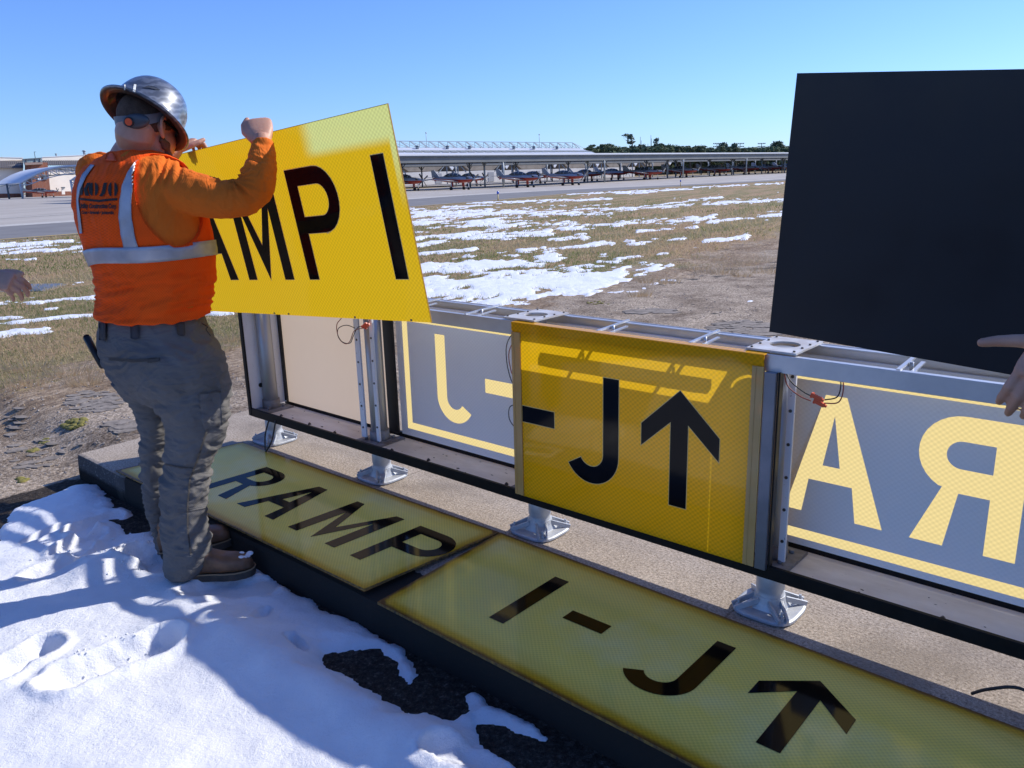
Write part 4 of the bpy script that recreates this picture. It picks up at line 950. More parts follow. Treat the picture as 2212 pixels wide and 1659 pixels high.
# folds radiating from the seat
an = np.arctan2(vy-800, vx-330); v2 = v2+n*(.004*(1-np.abs(fbm(an*7+np.hypot(vx-330, vy-800)/60, np.hypot(vx-330, vy-800)/140, 2, 21)-.5)*4)*np.exp(-((vx-335)/70)**2-((vy-840)/60)**2))[:, None]
obj_vf('trousers', v2, f, m_trou, worker)
TB = BVHTree.FromPolygons([tuple(p) for p in v2], f)
def hitpx(bvh, x, y, off=.003, depth=None):
    d = ray(x, y); d = d/np.linalg.norm(d); r = bvh.ray_cast(Vector(CAM), Vector(d))
    if r[0] is None: return None
    nn = np.array(r[1]); nn = nn if nn@d < 0 else -nn
    return np.array(r[0])+nn*off
def decal(name, bvh, grid, mt, parent, off=.003, th=.0015, world=True):
    """thin patch of cloth laid on a garment; grid[i][j] are photo pixels of its nodes"""
    A = [[hitpx(bvh, x, y, off) for x, y in row] for row in grid]; mb = MB(); idx = {}; B = {}
    vs = []; fs = []
    for i, row in enumerate(A):
        for j, p in enumerate(row):
            if p is not None: idx[i, j] = len(vs); vs.append(p)
    k = len(vs); c_ = -ray(np.mean([q[0] for r in grid for q in r]), np.mean([q[1] for r in grid for q in r])); c_ = nrm(c_)
    vs += [p-c_*th for p in vs]
    for i in range(len(A)-1):
        for j in range(len(A[0])-1):
            q = [(i, j), (i+1, j), (i+1, j+1), (i, j+1)]
            if all(t in idx for t in q):
                a_ = [idx[t] for t in q]
                if max(np.linalg.norm(vs[a_[m]]-vs[a_[(m+1) % 4]]) for m in range(4)) < .09: fs.append(tuple(a_))
    mb.add(vs[:k], fs, sm=True)
    ed = {}
    for fc in fs:
        for m in range(4):
            e = (fc[m], fc[(m+1) % 4]); ed[tuple(sorted(e))] = ed.get(tuple(sorted(e)), 0)+1
    mb.v += [tuple(p) for p in vs[k:]]
    for (a, b_), c in ed.items():
        if c == 1: mb.f.append((a, b_, b_+k, a+k)); mb.mi.append(0); mb.sm.append(False)
    return obj(name, mb, mt, parent, world=world)
def strip_px(path_l, path_r, n=40, m=5, tf=None):
    def samp(p, n):
        p = np.array([tf(*q) if tf else q for q in p], float); s = np.r_[0, np.cumsum(np.linalg.norm(np.diff(p, axis=0), axis=1))]; t = np.linspace(0, s[-1], n)
        return np.stack([np.interp(t, s, p[:, 0]), np.interp(t, s, p[:, 1])], 1)
    a = samp(path_l, n); b_ = samp(path_r, n); return [[tuple(a[i]*(1-j/(m-1))+b_[i]*(j/(m-1))) for j in range(m)] for i in range(n)]
m_trou2 = cloth('trouser_seam', (.066, .062, .061), (.085, .080, .078), 700, 7)
for (a, b_) in (([(262, 108), (262, 200)], [(295, 108), (295, 202)]), ([(415, 104), (418, 192)], [(455, 104), (457, 192)]), ([(636, 108), (645, 175)], [(678, 110), (682, 178)])):
    decal('belt_loop', TB, strip_px(a, b_, 8, 3, z2f), m_trou2, worker, .010, .009)
decal('back_pocket', TB, strip_px([(300, 288), (430, 296), (560, 286)], [(300, 300), (430, 309), (560, 302)], 20, 3, z2f), m_trou2, worker, .003)
decal('pocket_tab', TB, strip_px([(497, 295), (554, 292)], [(499, 312), (556, 308)], 5, 3, z2f), m_trou2, worker, .006, .004)
decal('side_seam', TB, strip_px([(790, 660), (735, 830), (707, 900), (694, 1050), (697, 1180), (712, 1290)], [(797, 662), (742, 832), (714, 902), (701, 1050), (704, 1180), (719, 1290)], 50, 2, z2f), m_trou2, worker, .003)
decal('knee_seam', TB, strip_px([(575, 822), (650, 838), (735, 846)], [(575, 829), (650, 845), (735, 853)], 16, 2, z2f), m_trou2, worker, .003)
decal('cargo_pocket', TB, strip_px([(752, 470), (800, 462), (862, 458)], [(778, 650), (820, 640), (868, 624)], 12, 14, z2f), m_trou, worker, .007, .007)
# ---- boots
def boot(heel, toe, up, name='boot'):
    d = nrm(toe-heel); L = np.linalg.norm(toe-heel); s_ = nrm(np.cross(d, [0, 0, 1])); u_ = np.cross(s_, d); mb = MB(); rs = []
    for t, w, hh in ((-.02, .022, .05), (.0, .034, .085), (.12, .040, .11), (.25, .041, .125), (.38, .042, .115), (.5, .045, .088), (.65, .051, .072), (.8, .052, .066), (.92, .044, .058), (.99, .028, .040), (1.01, .012, .025)):
        c = heel+d*t*L+u_*.025; rs.append([c+s_*w*math.copysign(abs(math.cos(a))**.7, math.cos(a))+u_*(hh*.5+hh*.5*math.copysign(abs(math.sin(a))**.7, math.sin(a))) for a in np.linspace(0, 2*math.pi, 20, endpoint=False)])
    mb.rings(rs); ank = heel+d*.13*L; mb.tube([ank+u_*.09, ank+u_*.12, ank+u_*.16+d*.005], [.040, .037, .036], 18)
    v, f, n = remesh(mb, .005, 4); q = (v-heel)@d/L; hh = (v-heel)@u_
    v = v+n*(.0022*(1-np.abs(fbm(q*14, (v@s_)*16+hh*12, 3, 5)-.5)*4)*np.exp(-((q-.45)/.22)**2))[:, None]
    bo = obj_vf(name, v, f, m_boot, worker)
    sl_ = MB(); pr = []
    for t, w in ((-.03, .018), (.0, .034), (.12, .040), (.3, .037), (.5, .043), (.65, .053), (.8, .055), (.93, .045), (1.0, .030), (1.03, .010)): pr.append((t, w))
    out_ = [heel+d*t*L+s_*w for t, w in pr]+[heel+d*t*L-s_*w for t, w in pr[::-1]]
    sl_.poly(out_, u_*.030); obj('sole', sl_, m_sole, bo, bevel=.003)
    wl = MB(); wl.tube([p+u_*.031 for p in out_]+[out_[0]+u_*.031], .0032, 6, k=1); obj('welt', wl, mat('tan_welt', (.30, .20, .11), rough=.7) if 'tan_welt' not in bpy.data.materials else bpy.data.materials['tan_welt'], bo)
    for k in range(4):
        p = heel+d*(.42+.055*k)*L+u_*(.118-.010*k); lc = MB(); lc.tube([p+s_*.022, p+u_*.006, p-s_*.022], .0022, 6, k=3); obj('lace', lc, m_sole, bo)
    return bo
Hr = onz(384, 1254, -.092); Tr = onz(548, 1238, -.085); b1 = boot(Hr, Tr, 1)
Hl = onz(356, 1202, -.10); Tl = Hl+nrm([1, .08, .0])*.29; Tl[2] = -.06; b2 = boot(Hl, Tl, 1)
mb = MB()
for i in range(26):
    t = random.uniform(.62, .97); d_ = nrm(Tr-Hr); s_ = nrm(np.cross(d_, [0, 0, 1])); c = Hr+(Tr-Hr)*t+np.array([0, 0, .088+random.uniform(-.012, .004)-.03*(t-.6)])+s_*random.uniform(-.03, .032); r = random.uniform(.006, .016)
    mb.ell(c, (r, 0, 0), (0, r*.9, 0), (0, 0, r*.55), 8, 6)
v, f, n = remesh(mb, .003, 2); obj_vf('clinging_snow', v, f, m_snow, b1)
# ---- torso, vest, shirt
core = rows_loft(torso_rows, LT, FW, 1.3, tf=z1f, grow=-.012)
sh_pts = [(A1(480, 735, 2.93), .085), (A1(620, 790, 2.90), .088), (A1(760, 838, 2.87), .079), (A1(900, 872, 2.85), .074), (A1(1040, 892, 2.84), .067), (A1(1150, 885, 2.835), .064), (A1(1215, 845, 2.84), .064), (A1(1250, 770, 2.86), .061), (A1(1268, 690, 2.89), .052), (A1(1276, 620, 2.915), .043), (A1(1279, 558, 2.94), .038)]
arm_r = MB().tube([p for p, r in sh_pts], [r for p, r in sh_pts], 22, k=3)
shL = A1(300, 745, 3.13); elL = A1(470, 830, 3.40); wrL = A3(1215, 1262, 3.43)
arm_l = MB().tube([shL, (shL+elL)/2, elL, elL*.5+wrL*.5+[0, 0, -.02], wrL+nrm(elL-wrL)*.10], [.085, .072, .060, .050, .038], 20, k=3, rnd=True)
mb = MB(); mb.rings(core); mb.join(arm_r); mb.join(arm_l)
v, f, n = remesh(mb, .006, 4)
D_ = v-CAM; zc = D_@CF; vx = W_/2+FPX*(D_@CR)/zc; vy = H_/2-FPX*(D_@CU)/zc
ux = (vx-108.46)/.3596; uy = (vy-108.46)/.3596
el_ = np.exp(-((ux-1150)/170)**2-((uy-830)/150)**2); sh_ = np.exp(-((ux-700)/170)**2-((uy-720)/110)**2); fo = np.exp(-((ux-1270)/90)**2-((uy-660)/110)**2)
an = np.arctan2(uy-760, ux-1080); rr_ = np.hypot(ux-1080, uy-760)
q1 = .5-np.abs(fbm(an*3.4+rr_*.004, rr_/420, 2, 71)-.5)*4.4
q2 = .5-np.abs(fbm(ux/34+uy/120, uy/260, 2, 73)-.5)*4.4
q3 = .5-np.abs(fbm(uy/26-ux/110, ux/240, 2, 75)-.5)*4.4
arm_m = (ux > 640)
v = v+n*(((.0125*q1*el_+.0120*q2*sh_+.0080*q3*fo)*1.+.0025*(fbm(ux/60, uy/60, 3, 76)-.5)*2)*np.where(arm_m, 1, .7))[:, None]
obj_vf('shirt', v, f, m_shirt, worker)
SB = BVHTree.FromPolygons([tuple(p) for p in v], f)
# vest: torso shell a little larger, armholes cut out
mb = MB(); mb.rings(rows_loft([(r[0]-(4 if i < 2 else 0), *r[1:]) for i, r in enumerate(torso_rows)], LT, FW, 1.3, tf=z1f, grow=-.001))
v, f, n = remesh(mb, .0065, 4)
D_ = v-CAM; zc = D_@CF; vx = W_/2+FPX*(D_@CR)/zc; vy = H_/2-FPX*(D_@CU)/zc; ux = (vx-108.46)/.3596; uy = (vy-108.46)/.3596
lowm = np.clip((uy-1290)/60, 0, 1); upm = np.clip((1150-uy)/200, 0, 1)
v = v+n*(.011*lowm*(.42-np.abs(fbm(uy/46+ux/300+(v[:, 1])*1.5, ux/210, 3, 81)-.5)*4)+.0045*(fbm(ux/70, uy/210, 3, 83)-.5)*2*upm+.003*(fbm(ux/34+uy/90, uy/120, 2, 84)-.5)*2)[:, None]
v = v+n*(.004*np.exp(-((uy-1640)/12)**2))[:, None]
me = mesh_of('vest', v, f, m_vest, None, [True]*len(f)); vo_ = bpy.data.objects.new('vest', me)
cut = MB()
ca_ = A1(735, 890, 2.88)                                     # right armhole
axv = nrm(LT*1+np.array([0, 0, 0])); av = nrm(np.array([.12, .0, 1])-axv*0); 
cut.ell(A1(772, 862, 2.80), LT*.21, FW*.118+np.array([0, 0, -.02]), np.array([0, 0, .175])+FW*.02, 40, 28)
cl = A1(250, 860, 3.16); cut.ell(cl-LT*.02, LT*.13, FW*.105, np.array([0, 0, .15]), 32, 20)
cme = mesh_of('cut', cut.v, cut.f, m_vest, None, None); cob = bpy.data.objects.new('cut', cme); COL.objects.link(vo_); COL.objects.link(cob)
bm_ = vo_.modifiers.new('b', 'BOOLEAN'); bm_.operation = 'DIFFERENCE'; bm_.object = cob; bm_.solver = 'EXACT'
dg = bpy.context.evaluated_depsgraph_get(); dg.update(); m2 = bpy.data.meshes.new_from_object(vo_.evaluated_get(dg))
vv = np.array([tuple(q.co) for q in m2.vertices]); ff = [tuple(p.vertices) for p in m2.polygons]
bpy.data.objects.remove(vo_); bpy.data.objects.remove(cob)
vest = obj_vf('vest', vv, ff, m_vest, worker)
VB = BVHTree.FromPolygons([tuple(p) for p in vv], ff)
decal('reflective_stripe', VB, strip_px([(560, 640), (515, 672), (468, 735), (437, 810), (420, 900), (414, 1000), (428, 1110), (452, 1216)], [(648, 646), (590, 668), (535, 735), (500, 810), (490, 900), (492, 1000), (510, 1110), (538, 1214)], 50, 7, z1f), m_refl, vest, .0045)
decal('reflective_stripe', VB, strip_px([(250, 690), (200, 745), (170, 815), (163, 900), (172, 1010), (182, 1100)], [(272, 695), (224, 760), (190, 835), (177, 900), (190, 1010), (200, 1100)], 30, 4, z1f), m_refl, vest, .0045)
# waist band all the way round
ctr = (A1(600, 1240, TY+.01)); mb = MB(); N_ = 90; rs = []
for k in range(N_):
    t = 2*math.pi*k/N_; d = LT*math.cos(t)+FW*math.sin(t); zc_ = ctr[2]+.012+.030*((d@LT)*.55-(d@FW)*.15)+.004*math.sin(3*t); col_ = []
    for j in range(5):
        z = zc_+.027*(j-2)/2*-1; r = VB.ray_cast(Vector((ctr[0]+d[0]*.6, ctr[1]+d[1]*.6, z)), Vector(tuple(-d)))
        r2 = SB.ray_cast(Vector((ctr[0]+d[0]*.6, ctr[1]+d[1]*.6, z)), Vector(tuple(-d)))
        p = np.array(r[0]) if r[0] is not None else ctr+d*.2; col_.append(p+d*(.0055+.0012*math.sin(t*23+j)))
    rs.append(col_)
vs = [p for c in rs for p in c]; mb.add(vs, [(a*5+j, ((a+1) % N_)*5+j, ((a+1) % N_)*5+j+1, a*5+j+1) for a in range(N_) for j in range(4)], sm=True)
wb = obj('reflective_waistband', mb, m_refl, vest); sd2 = wb.modifiers.new('s', 'SOLIDIFY'); sd2.thickness = .0015; sd2.offset = 0
# lit pennant-like tag below the collar
decal('collar_tag', VB, strip_px([(332, 668), (345, 628), (362, 622)], [(405, 672), (392, 640), (378, 622)], 6, 4, z1f), mat('bright_orange_tag', (.95, .10, .01), rough=.6), vest, .004)
# hem, collar edges
# printed lettering
def text_px(body, x0, x1, ybase, height, slope=0., bold=.0, shear=0.):
    cu = bpy.data.curves.new('t', 'FONT'); cu.body = body; cu.size = 1; cu.offset = bold; cu.shear = shear; cu.resolution_u = 3
    o = bpy.data.objects.new('t', cu); COL.objects.link(o); dg = bpy.context.evaluated_depsgraph_get(); dg.update()
    m_ = bpy.data.meshes.new_from_object(o.evaluated_get(dg)); b = bmesh.new(); b.from_mesh(m_); bmesh.ops.triangulate(b, faces=b.faces)
    bmesh.ops.subdivide_edges(b, edges=[e for e in b.edges if e.calc_length() > .35], cuts=2); bmesh.ops.triangulate(b, faces=b.faces)
    V_ = np.array([tuple(q.co) for q in b.verts]); b.verts.ensure_lookup_table(); F_ = [tuple(q.index for q in p.verts) for p in b.faces]; b.free()
    bpy.data.objects.remove(o); bpy.data.curves.remove(cu)
    x = (V_[:, 0]-V_[:, 0].min())/(V_[:, 0].max()-V_[:, 0].min()); y = V_[:, 1]/.73
    return [(x0+(x1-x0)*a, ybase-height*b_+slope*a) for a, b_ in zip(x, y)], F_
def flat_px(pts, fs, name, off=.0035):
    vs = [hitpx(VB, *z1f(*p), off) for p in pts]; ok = [f_ for f_ in fs if all(vs[i] is not None for i in f_)]
    mb = MB(); mb.add([p if p is not None else ctr for p in vs], ok); return obj(name, mb, m_print, vest, smooth=False)
def grid_poly(pts, nsub=3):
    """fan-free subdivision of a simple polygon given in px"""
    b = bmesh.new(); b.faces.new([b.verts.new((p[0], p[1], 0)) for p in pts]); bmesh.ops.triangulate(b, faces=b.faces)
    for _ in range(nsub):
        es = [e for e in b.edges if e.calc_length() > 16]
        if es: bmesh.ops.subdivide_edges(b, edges=es, cuts=1); bmesh.ops.triangulate(b, faces=b.faces)
    b.verts.index_update(); V_ = [(q.co.x, q.co.y) for q in b.verts]; F_ = [tuple(q.index for q in p.verts) for p in b.faces]; b.free(); return V_, F_
def oval(cx, cy, rx, ry, a0, a1, n=12): return [(cx+rx*math.cos(R_(a)), cy-ry*math.sin(R_(a))) for a in np.linspace(a0, a1, n)]
big = [[(186, 798), (203, 798), (200, 872), (183, 870)], [(206, 836), (228, 798), (248, 798), (226, 836), (240, 876), (216, 874)],
       oval(262, 836, 26, 40, 95, 265), oval(272, 836, 22, 40, 85, -85), [(326, 798), (346, 798), (335, 862), (318, 880), (298, 876), (312, 858)], oval(374, 838, 22, 42, 95, 265), oval(388, 838, 22, 42, 85, -85)]
pv, pf = [], []
for q in big:
    a, c = grid_poly(q); k = len(pv); pv += a; pf += [tuple(i+k for i in f_) for f_ in c]
flat_px(pv, pf, 'print_company_mark')
a, c = grid_poly([(180, 888), (240, 893), (300, 900), (345, 894), (408, 889), (408, 903), (345, 908), (300, 914), (240, 907), (181, 901)]); flat_px(a, c, 'print_underline')
a, c = text_px('Utility Construction Corp', 182, 400, 948, 27, 2, .05); flat_px(a, c, 'print_text')
a, c = text_px('Crest \u2022 Savannah \u2022 Jacksonville', 194, 386, 982, 19, 3, .05); flat_px(a, c, 'print_text')
# tool handle in the left pocket and drawstring
mb = MB(); mb.tube([A2(187, 186, 3.06), A2(232, 270, 3.03), A2(262, 330, 3.02)], [.014, .013, .010], 12, rnd=True); obj('pocket_tool', mb, m_blkp, worker)
mb = MB(); mb.tube([A2(770, 112, 2.88), A2(800, 130, 2.86), A2(792, 142, 2.86), A2(815, 175, 2.86)], .0018, 6, k=4); obj('drawstring', mb, m_blkp, worker)
# ---- body: head, neck, arms, hands, torso and legs as one skin
ha = R_(14); hp_ = R_(20); HFh = np.array([math.sin(ha)*math.cos(hp_), math.cos(ha)*math.cos(hp_), -math.sin(hp_)]); HL = np.array([math.cos(ha), -math.sin(ha), 0]); HU = np.cross(HL, HFh)
ha2 = R_(24); HFh = np.array([math.sin(ha2)*math.cos(hp_), math.cos(ha2)*math.cos(hp_), -math.sin(hp_)]); HL = np.array([math.cos(ha2), -math.sin(ha2), 0]); HU = np.cross(HL, HFh)
HC = A3(808, 915, 2.99)
def HH(f_, l_, u_): return HC+HFh*f_+HL*l_+HU*u_
mb = MB()
mb.ell(HH(-.004, 0, .02), HFh*.102, HL*.080, HU*.092, 28, 20)                 # cranium
mb.ell(HH(.035, 0, -.035), HFh*.080, HL*.071, HU*.080, 24, 16)            # face
mb.ell(HH(.055, 0, -.085), HFh*.052, HL*.050, HU*.034, 20, 12)            # jaw and chin
mb.ell(HH(.118, 0, -.030), HFh*.022, HL*.014, HU*.026, 14, 10)            # nose
mb.ell(HH(.100, 0, .012), HFh*.016, HL*.052, HU*.010, 14, 8)              # brow
for s_ in (-1, 1):
    mb.ell(HH(.098, s_*.030, -.028), HFh*.012, HL*.020, HU*.016, 12, 8)   # cheek
    e0 = HH(-.004, s_*.084, -.012); mb.tube([e0+HU*.026+HFh*.004, e0+HU*.034-HFh*.010+HL*s_*.010, e0+HU*.018-HFh*.024+HL*s_*.016, e0-HU*.006-HFh*.020+HL*s_*.014, e0-HU*.026-HFh*.004+HL*s_*.006, e0-HU*.030+HFh*.006], [.0055, .006, .006, .006, .0075, .006], 10, k=3, rnd=True)
    mb.ell(e0-HFh*.006, HFh*.016, HL*.007, HU*.024, 12, 8)
for s_ in (1,): pass
mb.ell(HH(.108, 0, -.062), HFh*.010, HL*.022, HU*.006, 12, 8); mb.ell(HH(.106, 0, -.074), HFh*.010, HL*.019, HU*.006, 12, 8)
mb.tube([HH(-.030, 0, .0), HH(-.040, 0, -.045), A3(672, 1170, 2.985), A3(665, 1270, 2.98), A3(620, 1350, 2.98), A3(590, 1450, 2.98)], [.068, .066, .064, .068, .072, .08], 26, k=3)

mb.rings(rows_loft(torso_rows[1:], LT, FW, 1.3, tf=z1f, grow=-.030))
mb.tube([p for p, r in sh_pts], [r-.012 for p, r in sh_pts], 18, k=3, rnd=True); mb.tube([shL, (shL+elL)/2, elL, elL*.5+wrL*.5+[0, 0, -.02], wrL], [.072, .06, .048, .040, .030], 16, k=3, rnd=True)
mb.rings(rows_loft(addY(pelvis, 3.01, 3.03), LT, FW, 1.22, tf=z2f, grow=-.045)); mb.rings(rows_loft(addY(rleg[:-2], 2.97, 2.95), LT, FW, 1.0, tf=z2f, grow=-.030)); mb.rings(rows_loft(addY(lleg[:-2], 3.12, 3.19), LT, FW, 1.0, tf=z2f, grow=-.030))
for a, b_ in ((Hr, Tr), (Hl, Tl)): mb.tube([a+(b_-a)*.13+[0, 0, .24], a+(b_-a)*.13+[0, 0, .16], a+(b_-a)*.15+[0, 0, .08], a+(b_-a)*.5+[0, 0, .055], a+(b_-a)*.8+[0, 0, .045]], [.030, .028, .028, .024, .020], 12, rnd=True)
# right fist over the top edge of the panel
gR = HP(-.700, .69); wR = P(566, 305, 2.945)
kn = gR-hy*.030+hz*.012; fdv = nrm(kn-wR)
fdv = nrm(P(555, 250, 3.03)-wR); vdR = nrm(wR-CAM); mb.join(hand(wR, fdv, -vdR, -CR, 1.12, spread=1, curls=((70, 80, 55), (74, 82, 55), (74, 82, 55), (70, 80, 55)), thumb=(28, 30, 30), fore=[A1(1279, 600, 2.93)], fr=.030)); mb.ell(wR+fdv*.055-vdR*.004, np.cross(fdv, vdR)*.043, fdv*.046, vdR*.022, 20, 14)
for q in (-.031, -.0105, .0105, .031): mb.ell(wR+fdv*(.090-abs(q)*.15)+np.cross(fdv, vdR)*q*1.05-vdR*.006, np.cross(fdv, vdR)*.0105, fdv*.013, vdR*.013, 12, 8)
# left hand reaching over the edge behind the chin
gL = HP(-1.300, .69); kn = gL-hy*.018+hz*.030; fdl = nrm(kn-wrL)
mb.join(hand(wrL, fdl, hz*1-hy*.35, hx*.4-hy, .98, spread=3, curls=((35, 55, 40), (42, 60, 40), (46, 62, 40), (50, 62, 40)), thumb=(35, 15, 15), fore=[wrL+nrm(elL-wrL)*.12], fr=.032))
v, f, n = remesh(mb, .0036, 3, .5)
obj_vf('body', v, f, m_skin, worker)
BB = BVHTree.FromPolygons([tuple(p) for p in v], f)
# hair: a close-cropped cap following the skull
hb = MB(); hb.ell(HH(-.006, 0, .022), HFh*.1045, HL*.0825, HU*.0945, 32, 24); vh = np.array(hb.v); keep = []
loc_ = (vh-HC); fu = loc_@HFh; uu = loc_@HU
hv, hf, hn = remesh(hb, .006, 1); lc = hv-HC; ff_ = lc@HFh; uu_ = lc@HU
sel = [q for q in hf if all((uu_[i] > -.045+.55*max(0, ff_[i]+.035)) and ff_[i] < .085 for i in q)]
hair = obj_vf('hair', hv, sel, m_hair, worker)
bd = MB()
for i in range(90):
    t = random.random(); sgn = random.choice((-1, 1)); a = HH(.012+.07*t, sgn*(.070-.030*t*t), -.045-.055*t+random.uniform(-.012, .012)); bd.ell(a+HFh*random.uniform(-.004, .004), HFh*.011, HL*.010, HU*.012, 8, 6)
bd.ell(HH(.080, 0, -.102), HFh*.030, HL*.034, HU*.018, 14, 10)
v, f, n = remesh(bd, .004, 1); v = v+n*((fbm(v[:, 0]*160, v[:, 2]*160+v[:, 1]*90, 2, 3)-.5)*.006)[:, None]; obj_vf('beard', v, f, m_beard, worker)
# glasses
gl = MB()
for s_ in (-1, 1): gl.bar(HH(-.010, s_*.090, .012), HH(.090, s_*.078, -.004), .0045, .009, HU); 
for s_ in (-1, 1): gl.tube([HH(.110, s_*.012, -.008), HH(.112, s_*.035, -.006), HH(.098, s_*.062, -.006), HH(.080, s_*.077, -.004)], [.012, .017, .017, .012], 12, k=3, flat=.16, rnd=True, up=HFh)
gl.bar(HH(.112, -.014, -.002), HH(.112, .014, -.002), .004, .006, HU); obj('safety_glasses', gl, mat('dark_glasses', (.012, .02, .016), rough=.12, coat=.5), worker)
# ---- hard hat
BA = nrm(CR*math.cos(R_(-21.4))+CU*math.sin(R_(-21.4))); NB = nrm(math.cos(R_(23))*(CR*math.sin(R_(21.4))+CU*math.cos(R_(21.4)))+math.sin(R_(23))*CF); BA = nrm(BA-NB*(BA@NB)); BN = np.cross(NB, BA)
hc = A3(785, 805, 2.985); ps = 2.985/FPX*.15034/CF[1]*1.0
m_hat = newmat('silver_swirl_hat'); nt = m_hat[1]; v_ = coord(nt)
w1 = nd(nt, 'ShaderNodeTexWave', {'Vector': v_, 'Scale': 16., 'Distortion': 5., 'Detail': 1., 'Detail Scale': 2.2}, wave_type='RINGS'); w2 = nd(nt, 'ShaderNodeTexWave', {'Vector': v_, 'Scale': 260., 'Distortion': 2.}, bands_direction='Z')
cc = ramp(nt, mth(nt, 'ADD', mth(nt, 'MULTIPLY', w1.outputs['Fac'], .9), mth(nt, 'MULTIPLY', w2.outputs['Fac'], .08)), [(.15, (.095, .105, .125)), (.5, (.125, .138, .16)), (.85, (.18, .195, .225))])
b = nd(nt, 'ShaderNodeBsdfPrincipled', {'Base Color': cc, 'Roughness': .38, 'Metallic': .35, 'Coat Weight': 1., 'Coat Roughness': .06}); nt.links.new(b.outputs[0], m_hat[2].inputs[0]); m_hat = m_hat[0]
mb = MB(); rs = []
prof_ = [(.168, -.010, 0), (.181, -.006, 0), (.184, -.001, 0), (.181, .003, 0), (.160, .006, 0), (.140, .014, 0), (.131, .026, 0), (.127, .05, 1), (.119, .08, 1), (.103, .108, 1), (.078, .130, 1), (.045, .143, 1), (.015, .147, 1), (.002, .1475, 1)]
rin = [(.002, .142), (.06, .132), (.10, .10), (.118, .05), (.120, .02), (.135, .005), (.165, -.008)]
def hat_ring(r, h, out_=True):
    o = []; r = r*(.885 if r > .14 else .95); h = h*(1.05 if h > .02 else .95)
    for t in np.linspace(0, 2*math.pi, 64, endpoint=False):
        kx_ = 1.0; ky_ = .92; rr = r
        if .03 < h and out_: rr = r*(1+.012*math.exp(-((abs(math.sin(t))-.0)/.10)**2)+.010*math.exp(-((abs(math.sin(t))-.30)/.06)**2))
        o.append(hc+BA*rr*kx_*math.cos(t)+BN*rr*ky_*math.sin(t)+NB*h)
    return o
mb.rings([hat_ring(r, h) for r, h, q in prof_]+[hat_ring(r, h, False) for r, h in rin], cap=False, close=True)
hat = obj('hard_hat', mb, m_hat, worker, fixn=True); md = hat.modifiers.new('sub', 'SUBSURF'); md.levels = 1; md.render_levels = 1
HB = BVHTree.FromPolygons([tuple(q) for q in mb.v], mb.f)
mb = MB(); mb.rings([[p-NB*.0012 for p in hat_ring(r, h, False)] for r, h in ((.176, -.0095), (.150, -.006), (.138, .001), (.121, .018))], cap=False); obj('brim_underside', mb, mat('glossy_dark_brim_underside', (.030, .018, .015), (.05, .03, .02), 9, rough=.5, coat=.4), hat)
decal('vent_slot', HB, strip_px([(750, 360), (830, 330), (920, 345), (998, 388)], [(750, 364), (840, 368), (930, 392), (998, 392)], 16, 5, z3f), m_dgrey, hat, .0012)
for q in (([(492, 318), (488, 395)], [(508, 318), (506, 398)]), ([(632, 312), (612, 412)], [(662, 316), (645, 420)])): decal('sticker', HB, strip_px(q[0], q[1], 6, 3, z3f), mat('pale_sticker', (.75, .77, .72), rough=.4) if 'pale_sticker' not in bpy.data.materials else bpy.data.materials['pale_sticker'], hat, .0015)
# suspension band and ratchet
mb = MB(); rs = []
bu = nrm(np.array([0, 0, 1])-HFh*.12); bf = nrm(HFh-bu*(HFh@bu)); bl = np.cross(bf, bu); bc = HC+np.array([0, 0, .022])+HFh*.004
for t in np.linspace(0, 2*math.pi, 72, endpoint=False):
    d = bf*.1085*math.cos(t)+bl*.0880*math.sin(t); wv_ = .014+.007*max(0, -math.cos(t))**2; o = nrm(d); rise = bu*(.030*(.5+.5*math.cos(t))**1.5)
    rs.append([bc+d+rise+bu*wv_, bc+d+o*.003+rise+bu*wv_, bc+d+o*.003+rise-bu*wv_, bc+d+rise-bu*wv_])
mb.rings(rs, cap=False, close=True, sm=False); band_ = obj('suspension_band', mb, m_mgrey, hat, fixn=True)
kd = nrm(-bf+bl*.36*(1 if bl@CR > 0 else -1)); k0 = bc+kd*.100; tx_ = np.cross(bu, kd); 
mb = MB(); mb.ell(k0+kd*.006+tx_*(.016 if (tx_@CR) > 0 else -.016), tx_*.047, bu*.025, kd*.014, 28, 14, pw=.6); obj('ratchet_housing', mb, m_dgrey, hat)
mb = MB(); mb.cyl(k0+kd*.010, k0+kd*.026, .0165, .0155, 24); obj('ratchet_ring', mb, m_blkp, hat); mb = MB(); mb.cyl(k0+kd*.02, k0+kd*.0275, .0128, .012, 24); obj('ratchet_dial', mb, m_oran, hat)
